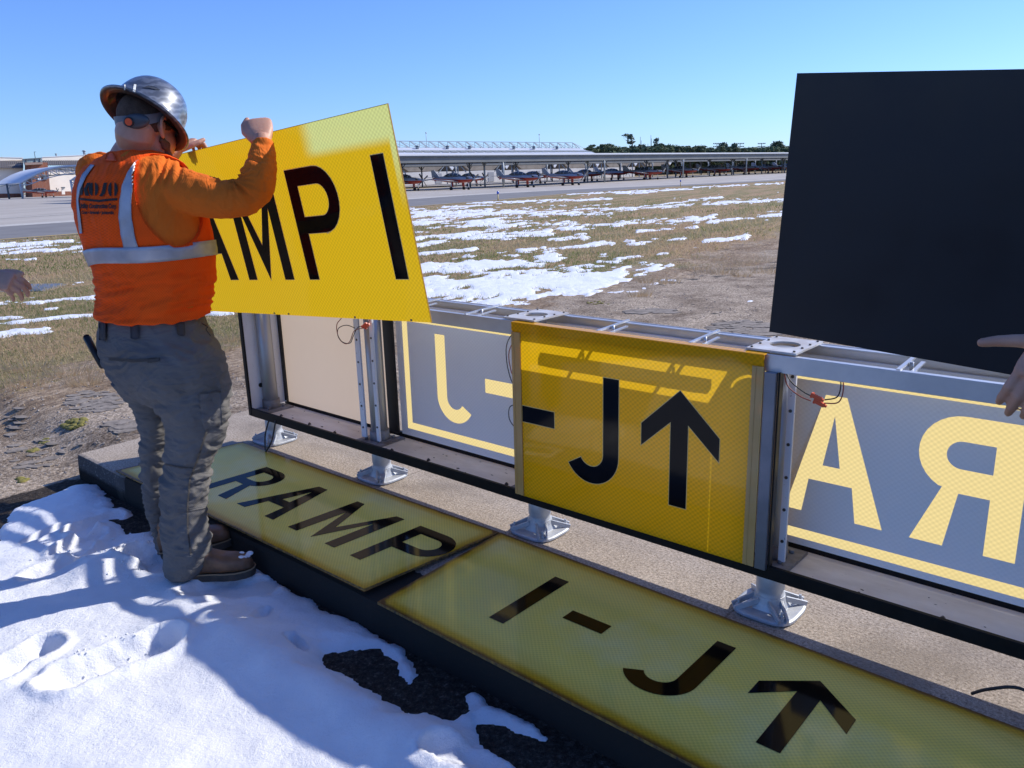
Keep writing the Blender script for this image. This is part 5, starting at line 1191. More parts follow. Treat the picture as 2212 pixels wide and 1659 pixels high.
# ---- the two helpers, standing just outside the frame
def helper(label, foot, face, sh_z, wr_p, hand_mb, arm_side, skin, top, leg, elb, name_top='jacket', cuff=None):
    loc = np.array([foot[0], foot[1], ground_z(np.array([foot[0]]), np.array([foot[1]]))[0]]); t = thing('person', label, 'person', loc=loc)
    fw = nrm([face[0], face[1], 0]); lt = np.array([fw[1], -fw[0], 0]); z0 = loc[2]
    def B(l, f_, z): return loc+lt*l+fw*f_+np.array([0, 0, z])
    H = 1.76; body = MB(); 
    tor = [(.92, .155, .105), (1.0, .15, .11), (1.12, .15, .105), (1.25, .17, .11), (1.36, .185, .11), (1.43, .16, .09), (1.47, .09, .07), (1.50, .06, .06)]
    body.rings([ring_e(B(0, 0, z), lt, fw, a, b_, 26) for z, a, b_ in tor])
    hz_ = 1.64; body.ell(B(0, .01, hz_+.01), fw*.10, lt*.078, np.array([0, 0, .115]), 24, 18); body.ell(B(0, .045, hz_-.06), fw*.055, lt*.055, np.array([0, 0, .05]), 18, 12); body.ell(B(0, .112, hz_-.02), fw*.018, lt*.013, np.array([0, 0, .024]), 12, 8)
    for s_ in (-1, 1): body.ell(B(s_*.080, -.005, hz_-.01), fw*.016, lt*.008, np.array([0, 0, .03]), 10, 8)
    body.tube([B(0, 0, 1.44), B(0, .01, 1.60)], [.06, .055], 18)
    clothes = MB(); clothes.rings([ring_e(B(0, 0, z), lt, fw, a+.018, b_+.02, 26) for z, a, b_ in tor[:-1]])
    tr_ = MB(); tr_.rings([ring_e(B(0, 0, z), lt, fw, a, b_, 26) for z, a, b_ in ((.80, .17, .125), (.90, .178, .13), (1.02, .168, .125))])
    for s_ in (-1, 1):
        pts = [B(s_*.09, 0, .90), B(s_*.10, .015, .48), B(s_*.11, -.01, .10)]; body.tube(pts, [.075, .05, .034], 16, k=3); tr_.tube([*pts[:2], B(s_*.11, -.01, .03)], [.098, .078, .070], 20, k=3)
        bt = MB(); rs = [ring_e(B(s_*.115, y, .045), lt, np.array([0, 0, 1.]), w, .042, 16, .7) for y, w in ((-.09, .025), (-.06, .04), (.04, .042), (.12, .05), (.17, .042), (.195, .02))]; bt.rings(rs); bt.tube([B(s_*.115, -.02, .05), B(s_*.115, -.02, .14)], .05, 16)
        vb, fb, _ = remesh(bt, .007, 3); obj_vf('boot', vb, fb, m_boot, t)
        sh = B(s_*.19, 0, 1.40)
        if s_ == arm_side:
            e_ = np.asarray(elb); w_ = np.asarray(wr_p)
        else:
            e_ = B(s_*.25, -.02, 1.12); w_ = B(s_*.23, .10, .88)
            body.join(hand(w_, np.array([0, 0, -1])+fw*.2, lt*s_, fw, .98, curl=(18, 22, 18)))
        body.tube([sh, (sh+e_)/2, e_, (e_+w_)/2, w_], [.052, .045, .038, .034, .027], 16, k=3, rnd=True)
        wc = w_+nrm(e_-w_)*(.055 if s_ == arm_side else .02)
        clothes.tube([sh, (sh+e_)/2, e_, (e_+w_)/2, wc], [.078, .066, .056, .050, .040], 18, k=3, rnd=True)
    body.join(hand_mb)
    v, f, n = remesh(body, .0036, 2); obj_vf('body', v, f, skin, t)
    v, f, n = remesh(clothes, .008, 4); v = v+wr(v, n, 0, 1, 22, True, .006, 33, (.5, .2)); obj_vf(name_top, v, f, top, t)
    v, f, n = remesh(tr_, .009, 4); v = v+wr(v, n, 0, 1, 22, True, .006, 35, (.4, .2)); obj_vf('trousers', v, f, leg, t)
    hr = MB(); hr.ell(B(0, -.004, hz_+.02), fw*.106, lt*.084, np.array([0, 0, .112]), 24, 18); v, f, n = remesh(hr, .008, 1); q = v-B(0, 0, hz_)
    obj_vf('hair', v, [a for a in f if all(q[i][2] > -.03 and (q[i]@fw) < .055+q[i][2]*.2 for i in a)], m_hair, t)
    if cuff:
        d = nrm(np.asarray(elb)-np.asarray(wr_p)); c = np.asarray(wr_p)+d*.012; mbc = MB(); mbc.tube([c, c+d*.03], [.0315, .0325], 20); obj('wrist_band', mbc, m_blkp, t)
    return t
m_navy = cloth('navy_sweatshirt', (.03, .035, .055), (.045, .05, .075), 500, 4); m_den = cloth('blue_denim', (.05, .07, .12), (.08, .10, .16), 600, 6); m_tanc = cloth('tan_work_jacket', (.30, .21, .12), (.36, .26, .16), 500, 4)
# left helper: his right hand reaches into the frame
zl = lambda x, y, Y: P(x*.0588, 564+y*.0588, Y)
LYd = 2.62
wl_ = zl(-560, 640, LYd); fdl_ = nrm(zl(110, 660, LYd)-wl_)
vdl = nrm(wl_-CAM); bnl = nrm(-vdl*.80+CU*.45)
hm = hand(wl_, fdl_-CU*.10, bnl, CF, .9, spread=6, curls=((45, 32, 20), (52, 34, 22), (58, 34, 20), (66, 30, 18)), thumb=(30, 20, 20))
helper('person at the left edge, bare hand with black wrist band reaching in', (wl_[0]-.62, wl_[1]-.05), (1, .15), 1.4, wl_, hm, 1, m_skin, m_navy, m_den, wl_-fdl_*.26+[0, -.03, .05], 'sweatshirt', True)
# right helper: hand in front of the black panel
zr = lambda x, y, Y: P(2060.7+x/7.647, 705+y/7.647, Y)
RY = 1.42
wr_ = zr(1790, 180, RY+.02); fdr = nrm(zr(1400, 830, RY)-wr_)
bnr = -nrm(wr_-CAM)
hm = hand(wr_, fdr, bnr, -CR, 1.0, spread=3, curls=((22, 34, 22), (24, 34, 22), (24, 34, 22), (28, 36, 24)), thumb=(70, 6, 6))
helper('person at the right edge, bare hand spread in front of the black panel', (1.62, .98), (-.35, 1), 1.4, wr_, hm, -1, m_skin, m_tanc, m_den, wr_+np.array([.12, -.20, .16]), 'work_jacket')
# ================================================================== FAR BACKGROUND
def WP(xpx, dep, z):   # world point seen in pixel column xpx at a given depth, height z
    x = (xpx-W_/2)/FPX*dep; y = dep/CF[1]*1.0
    return np.array([x*1.0, y, z])
def colx(xpx, Yw, z=0.):  # world x of pixel column xpx at world distance Yw (z roughly eye level)
    lo = -4*Yw; hi = 4*Yw
    for _ in range(40):
        m_ = (lo+hi)/2
        if topx((m_, Yw, z))[0] < xpx: lo = m_
        else: hi = m_
    return (lo+hi)/2
def gz1(x, y): return float(GZ+.012+dip(np.float64(x), np.float64(y)))
RD = nrm([.70, .72, 0]); RB = nrm([-.72, .70, 0])       # along the rows, towards the back
m_pw = mat('aircraft_white', (.30, .32, .36), rough=.4, coat=.3); m_pr = mat('aircraft_red', (.40, .04, .02), rough=.4, coat=.3); m_can = mat('canopy_glass', (.05, .06, .07), rough=.12, coat=.4, spec=.5); m_pk = mat('aircraft_black', (.015, .015, .018), rough=.5); m_tire = mat('tyre', (.02, .02, .02), rough=.8); m_strut = mat('gear_strut', (.55, .55, .57), rough=.5)
def make_plane():
    """low-wing tandem turboprop trainer; local x forward, origin on the ground"""
    t = thing('trainer_aircraft', 'x', 'aircraft')
    st = [(4.9, .16, .15, 1.75), (4.55, .32, .32, 1.74), (4.0, .42, .43, 1.72), (3.0, .46, .49, 1.72), (2.0, .48, .54, 1.75), (.8, .48, .57, 1.80), (-.6, .44, .55, 1.84), (-2.0, .33, .45, 1.90), (-3.4, .20, .32, 1.97), (-4.7, .08, .20, 2.05)]
    def half(up):
        mb = MB(); rs = []
        for x, w, h, zc in st:
            a0, a1 = (0, 180) if up else (180, 360); rs.append([(x, w*math.cos(R_(a)), zc-.10+(h*math.sin(R_(a)))) for a in np.linspace(a0, a1, 11)])
        n = 11
        for i in range(len(rs)-1): mb.add(rs[i]+rs[i+1], [(k, k+1, n+k+1, n+k) for k in range(n-1)], sm=True)
        for r in (rs[0], rs[-1]): mb.add(r, [tuple(range(n))])
        return mb
    obj('upper_fuselage', half(True), m_pw, t, fixn=True); obj('lower_fuselage', half(False), m_pr, t, fixn=True)
    mb = MB(); mb.box((1.6, -.26, 2.17), (3.6, .26, 2.20)); obj('anti_glare_panel', mb, m_pk, t)
    mb = MB(); rs = []
    for x, w, h in ((2.15, .05, .03), (1.6, .32, .30), (1.0, .38, .48), (.1, .39, .56), (-.9, .36, .46), (-1.7, .22, .20), (-2.1, .04, .03)): rs.append([(x, w*math.cos(R_(a)), 2.20+h*math.sin(R_(a))) for a in np.linspace(-20, 200, 12)])
    mb.rings(rs); ca_ = obj('canopy', mb, m_can, t); 
    fr_ = MB()
    for x, h in ((1.62, .45), (.62, .71), (-.25, .72)): fr_.tube([(x, .44*math.cos(R_(a)), 2.20+h*.76*math.sin(R_(a))) for a in np.linspace(-5, 185, 9)], .035, 6)
    obj('canopy_frame', fr_, m_pw, ca_)
    for s_ in (-1, 1):
        mb = MB(); mb.rings([[(1.35-tp*.25+c*1.0, s_*y, 1.30+y*.09+th) for c, th in ((0.35*k, .09*k2) for k, k2 in ((1.6, 0), (.8, 1), (-1.2, .7), (-3.4+tp, 0), (-1.2, -.6), (.8, -.8)))] for y, k_, tp in ((.3, 1, 0), (5.1, .6, 1.4))]); obj('wing', mb, m_pw if 1 else 0, t, fixn=True)
        mb = MB(); mb.rings([[(1.65-tp*.35+.0, s_*y, 1.30+y*.09+q) for q in (-.07, .07)]+[(.9, s_*y, 1.30+y*.09+.03), (.9, s_*y, 1.30+y*.09-.09)] for y, tp in ((.35, 0), (5.12, 1.2))]); obj('wing_leading_edge', mb, m_pr, t, fixn=True)
        mb = MB(); mb.rings([[(-3.55-tp, s_*y, 2.08), (-3.8-tp, s_*y, 2.12), (-4.55-tp*.5, s_*y, 2.09), (-3.8-tp, s_*y, 2.05)] for y, tp in ((.05, 0), (1.85, .25))]); obj('tailplane', mb, m_pw, t, fixn=True)
        mb = MB(); mb.tube([(1.2, s_*1.3, 1.35), (1.15, s_*1.35, .30)], .07, 8); lg = obj('main_gear_leg', mb, m_strut, t); mb = MB(); mb.cyl((1.15, s_*1.28, .28), (1.15, s_*1.50, .28), .28, n=14); obj('wheel', mb, m_tire, lg)
        mb = MB(); mb.box((.95, s_*1.20-.02, .55), (1.5, s_*1.20+.02, 1.35)); obj('gear_door', mb, m_pr, lg)
    mb = MB(); mb.tube([(3.7, 0, 1.3), (3.75, 0, .25)], .06, 8); lg = obj('nose_gear_leg', mb, m_strut, t); mb = MB(); mb.cyl((3.75, -.09, .22), (3.75, .09, .22), .22, n=14); obj('wheel', mb, m_tire, lg)
    mb = MB(); mb.poly([(-3.1, -.06, 2.15), (-4.9, -.06, 1.95), (-5.1, -.06, 3.27), (-4.35, -.06, 3.27)], (0, .12, 0)); obj('tail_fin', mb, m_pw, t)
    mb = MB(); mb.poly([(-3.3, -.04, 1.75), (-4.6, -.04, 1.85), (-4.3, -.04, 1.45)], (0, .08, 0)); obj('ventral_fin', mb, m_pr, t)
    mb = MB(); mb.tube([(4.9, 0, 1.65), (5.15, 0, 1.65), (5.4, 0, 1.65)], [.24, .18, .03], 14, k=3); pr = obj('spinner', mb, m_pw, t)
    for a in (35, 125, 215, 305):
        mb = MB(); d = np.array([0, math.cos(R_(a)), math.sin(R_(a))]); c = np.array([5.05, 0, 1.65]); mb.obox(c+d*.65, d*.58, np.cross(d, [1., 0, 0])*.10+np.array([.05, 0, 0]), np.array([.02, 0, 0])); obj('propeller_blade', mb, m_pk, pr)
    for s_ in (-1, 1): mb = MB(); mb.tube([(4.2, s_*.42, 1.85), (3.9, s_*.62, 1.85)], .12, 8); obj('exhaust_stub', mb, m_pk, t)
    return t
plane0 = make_plane()
PL = [(872, 411, 133, 'behind the held yellow panel edge'), (978, 411, 131, ''), (1118, 406, 139, ''), (1216, 402.5, 148, ''), (1388, 390, 180, ''), (1467, 385, 193, ''), (1540, 380.5, 207, ''), (1604, 376.5, 222, ''), (1656, 373, 240, ''), (1700, 370.5, 258, '')]
LBL = ['white and red trainer aircraft half hidden by the held yellow panel', 'white and red trainer aircraft nearest the held yellow panel, whole tail showing', 'white and red trainer aircraft with two sunshade posts before it', 'white and red trainer aircraft just right of the pair of front posts', 'white and red trainer aircraft alone right of the wide gap in the row',
       'white and red trainer aircraft second after the wide gap', 'white and red trainer aircraft third after the wide gap', 'white and red trainer aircraft fourth after the wide gap', 'small distant white and red trainer aircraft, second from the black panel', 'most distant white and red trainer aircraft, cut off by the black panel']
def place(x, y, z, yaw): 
    M = Matrix.Rotation(yaw, 4, 'Z'); M.translation = Vector((x, y, z)); return M
yaw0 = math.atan2(-.70, .72)
for i, (px, py, dep, _) in enumerate(PL):
    Yw = dep*1.03; k_ = colx(px, Yw)/Yw
    Yn = (4-.72*18.2+.70*132)/(.70-.72*k_); Yw = max(Yw, Yn); x = k_*Yw
    z = gz1(x, Yw); M = place(x, Yw, z, yaw0+(.12 if i == 4 else 0))
    if i == 0: plane0.matrix_world = M; plane0['label'] = LBL[0]; plane0['group'] = 'trainer aircraft parked under the sunshades'
    else: dup(plane0, M, LBL[i])
for i, (px, dep, lb) in enumerate(((1012, 172, 'trainer aircraft in the second row behind the tail of the nearest one'), (1150, 180, 'trainer aircraft in the second row behind the one with two posts'), (1262, 186, 'trainer aircraft in the second row just left of the two mid posts'), (1320, 196, 'trainer aircraft in the second row seen between the two mid posts'), (87, 240, 'red and white trainer aircraft parked under the white arched shade at far left'))):
    Yw = dep*1.03; x = colx(px, Yw); dup(plane0, place(x, Yw, gz1(x, Yw), yaw0 if i < 4 else math.atan2(.15, .95)), lb, 'trainer aircraft in the second row' if i < 4 else None)
    if i == 4: [o for o in bpy.data.objects if o.get('label') == lb][0].pop('group', None)
# ---- sunshade rows
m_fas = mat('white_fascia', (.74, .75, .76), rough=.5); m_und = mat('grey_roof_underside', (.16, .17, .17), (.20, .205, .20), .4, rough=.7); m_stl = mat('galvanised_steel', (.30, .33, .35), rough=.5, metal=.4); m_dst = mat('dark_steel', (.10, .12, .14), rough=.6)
def shade_row(label, base, t0, t1, w, h, hz0, posts, rear=True, brace=True):
    o = base; t = thing('aircraft_sunshade', label, 'sunshade', loc=(o[0], o[1], hz0), group='long flat aircraft sunshades')
    def Q(a, b_, z): return np.array([o[0], o[1], 0])+RD*a+RB*b_+np.array([0, 0, z])
    mb = MB(); mb.obox(Q((t0+t1)/2, w/2, h+.2), RD*(t1-t0)/2, RB*w/2, (0, 0, .14)); obj('roof_slab', mb, m_fas, t)
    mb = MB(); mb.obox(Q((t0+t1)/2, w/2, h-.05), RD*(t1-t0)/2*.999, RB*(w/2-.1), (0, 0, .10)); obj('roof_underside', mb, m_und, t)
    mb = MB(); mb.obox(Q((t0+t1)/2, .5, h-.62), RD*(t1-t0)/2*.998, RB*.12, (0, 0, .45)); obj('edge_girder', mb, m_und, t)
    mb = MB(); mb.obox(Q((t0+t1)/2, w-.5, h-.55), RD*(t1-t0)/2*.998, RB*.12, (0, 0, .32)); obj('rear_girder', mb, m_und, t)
    for a, b_ in posts:
        p = Q(a, b_, 0); mb = MB(); g_ = gz1(p[0], p[1]); mb.cyl((p[0], p[1], g_), (p[0], p[1], h-.2), .17, n=8); po = obj('post', mb, m_stl, t)
        if brace:
            mb = MB()
            for s_ in (-1, 1): mb.bar(p+np.array([0, 0, h-1.7]), p+RD*s_*1.5+np.array([0, 0, h-.3]), .12, .12)
            mb.bar(p+np.array([0, 0, h-1.7]), p+RB*1.4+np.array([0, 0, h-.3]), .12, .12); obj('knee_brace', mb, m_stl, po)
    return t
B1 = np.array([colx(865, 132), 132., 0]); rowp = []
for k in range(-1, 7):
    a = 24+29.6*k; rowp += [(a, .6), (a-1.5, 3.8), (a+4, 13.5), (a+17, 13.5)]
shade_row('front row of long flat roofed aircraft sunshade with white edge on slim posts', B1, -40, 190, 16, 5.15, 0, rowp)
B2 = B1+RB*30; shade_row('second row of long flat aircraft sunshade behind the front row', B2, -30, 230, 16, 5.2, 0, [(a, b_) for a in range(-20, 230, 15) for b_ in (.6, 12)])
# third row: pale truss shelters, seen as grey brown bellies with white gables
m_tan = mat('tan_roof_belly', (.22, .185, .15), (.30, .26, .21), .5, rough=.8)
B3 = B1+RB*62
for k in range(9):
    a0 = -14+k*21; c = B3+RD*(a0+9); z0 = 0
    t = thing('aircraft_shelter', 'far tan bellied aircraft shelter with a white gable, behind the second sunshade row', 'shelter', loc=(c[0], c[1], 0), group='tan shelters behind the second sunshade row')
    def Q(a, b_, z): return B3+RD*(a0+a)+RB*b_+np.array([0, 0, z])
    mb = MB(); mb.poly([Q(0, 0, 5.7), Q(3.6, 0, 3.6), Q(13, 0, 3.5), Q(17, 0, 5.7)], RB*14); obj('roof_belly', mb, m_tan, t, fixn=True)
    mb = MB(); mb.poly([Q(17.0, .5, 5.6), Q(21, .5, 5.6), Q(19, .5, 3.7)], RB*.4); obj('gable', mb, m_fas, t, fixn=True)
    for a in (0, 17): mb = MB(); mb.bar(Q(a, .5, 5.6), Q(a+3 if a == 0 else a-3, .5, 3.1), .22, .22); mb.bar(Q(a, .5, 0), Q(a, .5, 5.6), .3, .3); obj('frame_leg', mb, m_stl, t)
# long white building behind
C4 = B1+RB*92
t = thing('long_white_building', 'long low white building seen behind the aircraft under the sunshades', 'building', loc=tuple(C4))
mb = MB(); mb.obox(C4+RD*105+RB*6+np.array([0, 0, 2.3]), RD*88, RB*6, (0, 0, 2.3)); obj('wall', mb, mat('pale_cream_wall', (.66, .64, .60), (.58, .56, .53), .2, rough=.8), t)
mb = MB()
for k in range(24):
    c = C4+RD*(-30+k*7.7)+RB*(-.05)+np.array([0, 0, 1.6]); mb.obox(c, RD*1.2, RB*.06, (0, 0, 1.5))
for k in range(3, 8):
    c = C4+RD*(-30+k*23)+RB*(-.05)+np.array([0, 0, 1.7]); o_ = MB().obox(c+RD*3.8, RD*1.3, RB*.08, (0, 0, 1.5)); obj('door', o_, mat('grey_door', (.30, .31, .33), rough=.6) if 'grey_door' not in bpy.data.materials else bpy.data.materials['grey_door'], t)
# ---- big hangar with rooftop truss
HYd = 330.
xa, xb = colx(780, HYd), colx(1216, HYd*1.22); 
def hz_at(px, py, Yw):   # height of a point seen at (px, py) at distance Yw
    x = colx(px, Yw, 10); a = topx((x, Yw, 0.))[1]; b_ = topx((x, Yw, 10.))[1]; return (a-py)/(a-b_)*10, x
m_roofw = mat('white_metal_roof', (.66, .69, .74), (.60, .63, .69), .12, rough=.45); m_sky = mat('roof_skylight', (.33, .34, .28), rough=.4); m_trs = mat('roof_truss_paint', (.46, .49, .52), rough=.5)
hg = thing('hangar', 'huge hangar with pale roof, skylights and an open steel truss along its ridge', 'hangar', loc=(xa, HYd, 0))
y0_, y1_ = 330., 395.
zE, xL0 = hz_at(780, 336, y0_); zR, xR0 = hz_at(1296, 334, y1_)
ztL, xtL = hz_at(800, 319, y0_+22); ztR, xtR = hz_at(1253, 320.5, y1_+22)
mb = MB(); eL = np.array([xL0, y0_, zE]); eR = np.array([xR0, y1_, zR]); rL = np.array([xtL, y0_+22, ztL]); rR = np.array([xtR, y1_+22, ztR])
mb.add([eL, eR, rR, rL, eL-[0, 0, .5], eR-[0, 0, .5], rR-[0, 0, 3], rL-[0, 0, 3]], [(0, 1, 2, 3), (4, 7, 6, 5), (0, 4, 5, 1), (1, 5, 6, 2), (2, 6, 7, 3), (3, 7, 4, 0)]); rf = obj('roof', mb, m_roofw, hg, fixn=True)
mb = MB(); mb.poly([eL-[0, 0, .5], eR-[0, 0, .5], [eR[0], eR[1], -1], [eL[0], eL[1], -1]], (0, 30, 0)); obj('wall', mb, m_fas, hg, fixn=True)
nr_ = nrm(np.cross(eR-eL, rL-eL)); nr_ = nr_ if nr_[2] > 0 else -nr_
for k in range(27):
    u = (k+.5)/27; a = eL*(1-u)+eR*u; b_ = rL*(1-u)+rR*u; c = a*.50+b_*.50+nr_*.12; e_ = nrm(eR-eL); up_ = nrm(b_-a)
    mb = MB(); mb.obox(c, e_*1.9-up_*.0, up_*1.5*1.6+e_*-.9, nr_*.06); obj('skylight', mb, m_sky, rf)
for u in (.20, .33, .43, .64, .74, .86):
    a = eL*(1-u)+eR*u; b_ = rL*(1-u)+rR*u; c = a*.15+b_*.85; mb = MB(); mb.cyl(c, c+[0, 0, 1.0], .7, n=8); mb.cyl(c+[0, 0, 1.0], c+[0, 0, 1.4], 1.3, .5, 8); obj('roof_vent', mb, m_stl, rf)
for u in (.24, .78):
    b_ = rL*(1-u)+rR*u; mb = MB(); mb.cyl(b_, b_+[0, 0, 6.2], .12, n=6); mb.ell(b_+[0, 0, 6.2], (.35, 0, 0), (0, .35, 0), (0, 0, .35), 8, 6); obj('rod_antenna', mb, m_trs, hg)
mb = MB(); N = 24; zt_ = [hz_at(800, 304.8, y0_+22)[0], hz_at(1222, 309.5, y1_+20)[0]]
for k in range(N):
    u0, u1 = k/N, (k+1)/N; um = (u0+u1)/2
    b0 = rL*(1-u0)+rR*u0; b1_ = rL*(1-u1)+rR*u1; tz = lambda u: zt_[0]*(1-u)+zt_[1]*u; t0_ = np.array([*(rL*(1-u0)+rR*u0)[:2], tz(u0)]); t1_ = np.array([*(rL*(1-u1)+rR*u1)[:2], tz(u1)])
    if k < N-1: mb.bar(t0_, t1_, .28, .28)
    mb.bar(b0, b1_, .22, .22); mb.bar(t0_, b0, .22, .22); mb.bar(t0_, b1_, .26, .26)
    bb = b0+np.array([3.0, 6, 0]); mb.bar(bb, t0_, .18, .18); mb.bar(t0_, bb+(b1_-b0), .16, .16)
obj('ridge_truss', mb, m_trs, hg)
# ---- left-hand hangars, brick tower and arched white shades
zL = lambda x, y: (x*.09808, 303.7+y*.09808)
def LP(x, y, Yw):
    p = zL(x, y)
    if Yw > 280:      # facades stand along the airfield grid, turned towards the sun
        d = ray(*p); xq = -.58*Yw; t = (Yw-1.44*xq)/(d[1]-1.44*d[0]); return CAM+d*t
    z, xx = hz_at(p[0], p[1], Yw); return np.array([xx, Yw, z])
m_cream = mat('cream_block_wall', (.88, .80, .68), (.80, .72, .61), .15, rough=.85); m_brick = newmat('red_brick'); nt = m_brick[1]; v_ = coord(nt)
bk_ = nd(nt, 'ShaderNodeTexBrick', {'Vector': v_, 'Color1': c4((.27, .09, .045)), 'Color2': c4((.21, .07, .04)), 'Mortar': c4((.30, .24, .20)), 'Scale': 1.6, 'Mortar Size': .01}); b = nd(nt, 'ShaderNodeBsdfPrincipled', {'Base Color': bk_.outputs[0], 'Roughness': .9}); nt.links.new(b.outputs[0], m_brick[2].inputs[0]); m_brick = m_brick[0]
m_mans = mat('dark_ribbed_metal', (.085, .078, .075), (.12, .11, .105), .6, rough=.6)
def quadbox(pts, dy, nm, mt, par): 
    mb = MB(); mb.poly(pts, (-.52*dy, .85*dy, 0)); return obj(nm, mb, mt, par, fixn=True)
def hangar_block(label, x0, x1, ytop0, ytop1, Y):
    t = thing('hangar_building', label, 'building', loc=tuple(LP(x0, 1200, Y)*[1, 1, 0]))
    quadbox([LP(x0, 1205, Y)-[0, 0, 2], LP(x1, 1195, Y)-[0, 0, 2], LP(x1, 520, Y), LP(x0, 600, Y)], 12, 'wall', m_cream, t)
    quadbox([LP(x0, 465, Y+3), LP(x1, 430, Y+3), LP(x1, ytop1+10, Y+3), LP(x0, ytop0+10, Y+3)], 20, 'parapet', m_cream, t)
    quadbox([LP(x0, ytop0+10, Y+2.8), LP(x1, ytop1+10, Y+2.8), LP(x1, ytop1-2, Y+2.8), LP(x0, ytop0-2, Y+2.8)], 21, 'roof_edge', m_fas, t)
    a, b_, c, d = LP(x0, 605 if x1 < 600 else 545, Y-1.6), LP(x1, 605 if x1 < 600 else 515, Y-1.6), LP(x1, 432 if x1 > 600 else 452, Y+2.6), LP(x0, 440 if x1 > 600 else 452, Y+2.6)
    mb = MB(); mb.add([a, b_, c, d, a+[0, 2, 0], b_+[0, 2, 0]], [(0, 1, 2, 3), (0, 4, 5, 1)]); ms = obj('mansard_band', mb, m_mans, t, fixn=True)
    n = int((x1-x0)/42); bm0 = None
    for k in range(n+1):
        u = k/n; p = a*(1-u)+b_*u; q = d*(1-u)+c*u; mb = MB(); mb.bar(p+[0, -.1, 0], q+[0, -.1, 0], .28, .3); obj('band_rib', mb, mat('band_rib_metal', (.17, .155, .15), rough=.6) if 'band_rib_metal' not in bpy.data.materials else bpy.data.materials['band_rib_metal'], ms)
    quadbox([LP(x0, 1205, Y-.15)-[0, 0, 2], LP(x1, 1195, Y-.15)-[0, 0, 2], LP(x1, 1112 if x1 > 600 else 1165, Y-.15), LP(x0, 1120 if x1 > 600 else 1172, Y-.15)], .3, 'brick_plinth', m_brick, t)
    return t
hangar_block('cream hangar building left of the brick tower, under a dark ribbed band', -700, 505, 345, 372, 300.)
t2 = hangar_block('cream hangar building right of the brick tower with rooftop vents', 930, 3800, 360, 215, 300.)
for x, s_ in ((1237, .45), (1858, .8)):
    p = LP(x, 325 if x < 1500 else 285, 306); mb = MB(); mb.cyl(p-[0, 0, .4], p+[0, 0, 1.0*s_], .6*s_, n=8); mb.cyl(p+[0, 0, 1.0*s_], p+[0, 0, 1.5*s_], 1.1*s_, .6*s_, 8); obj('roof_vent', mb, m_stl, t2)
tw = thing('brick_tower', 'red brick stair tower with a glazed control room on top and a small white notice', 'building', loc=tuple(LP(800, 1190, 298)*[1, 1, 0]))
quadbox([LP(560, 1210, 297)-[0, 0, 2], LP(700, 1200, 292)-[0, 0, 2], LP(700, 520, 292), LP(560, 520, 297)], 8, 'shaded_wall', m_brick, tw)
quadbox([LP(700, 1205, 292)-[0, 0, 2], LP(1110, 1200, 292)-[0, 0, 2], LP(1045, 480, 292), LP(690, 480, 292)], 8, 'wall', m_brick, tw)
quadbox([LP(560, 540, 291), LP(940, 520, 291), LP(940, 480, 291), LP(545, 485, 291)], 8, 'parapet_beam', mat('tower_beam', (.28, .20, .17), rough=.8), tw)
quadbox([LP(505, 485, 293), LP(935, 475, 293), LP(905, 385, 293), LP(500, 415, 293)], 8, 'control_room', mat('blue_green_glass', (.20, .27, .28), (.30, .36, .37), 1, rough=.15), tw)
quadbox([LP(495, 420, 292.5), LP(912, 392, 292.5), LP(905, 374, 292.5), LP(495, 402, 292.5)], 9, 'control_room_roof', m_dst, tw)
for x in (590, 785, 890): quadbox([LP(x-8, 482, 292.6), LP(x+8, 482, 292.6), LP(x+6, 400, 292.6), LP(x-10, 400, 292.6)], .3, 'mullion', m_dst, tw)
quadbox([LP(955, 862, 291.6), LP(1040, 862, 291.6), LP(1035, 750, 291.6), LP(950, 750, 291.6)], .4, 'window', m_dst, tw); quadbox([LP(832, 868, 291.7), LP(902, 866, 291.7), LP(900, 818, 291.7), LP(830, 820, 291.7)], .3, 'notice', m_fas, tw)
mb = MB(); p = LP(777, 385, 294); mb.cyl(p, p+[0, 0, 2.2], .1, n=6); mb.bar(p+[0, 0, 2.1], p+[.7, 0, 2.1], .1, .1); obj('antenna', mb, m_dst, tw)
def arch_shade(label, pts_top, Y, legs, depth_v, rim=18):
    """tensioned white arched canopy: pts = (x, y) along the near rim, swept backwards"""
    t = thing('arched_shade', label, 'sunshade', loc=tuple(LP(legs[0][0], 1290, Y)*[1, 1, 0]), group='arched white aircraft shades')
    near = [LP(x, y, Y) for x, y in pts_top]; 
    mb = MB(); th = np.array([0, 0, -.25]); far = [p+depth_v for p in near]; n = len(near)
    mb.add(near+far+[p+th for p in near]+[p+th for p in far], [(i, i+1, n+i+1, n+i) for i in range(n-1)]+[(2*n+i, 3*n+i, 3*n+i+1, 2*n+i+1) for i in range(n-1)]+[(i, 2*n+i, 2*n+i+1, i+1) for i in range(n-1)]+[(n+i, n+i+1, 3*n+i+1, 3*n+i) for i in range(n-1)], sm=True); obj('membrane', mb, m_roofw, t, fixn=True)
    for k in (0, .5, 1):
        q = [p+depth_v*k+np.array([0, 0, -.35]) for p in near]; mb = MB(); mb.tube(q, .14, 6); lo = [p+np.array([0, .0, -1.9*math.sin(math.pi*i/(n-1))**.5-.1]) for i, p in enumerate(q)]; mb.tube(lo, .12, 6)
        for i in range(n-1): mb.bar(q[i], lo[i+1], .13, .13); mb.bar(lo[i], q[i], .12, .12)
        obj('arch_truss', mb, m_trs, t)
    for x, dk in legs:
        p = near[0]+depth_v*dk; g_ = GZ+.01; mb = MB(); mb.cyl((p[0], p[1], g_), (p[0], p[1], p[2]), .26, n=8); po = obj('leg', mb, m_trs if dk == 0 else m_dst, t)
        mb = MB(); mb.bar((p[0], p[1], p[2]*.55), near[1]+depth_v*dk-np.array([0, 0, .6]), .14, .14); obj('strut', mb, m_trs, po)
    return t
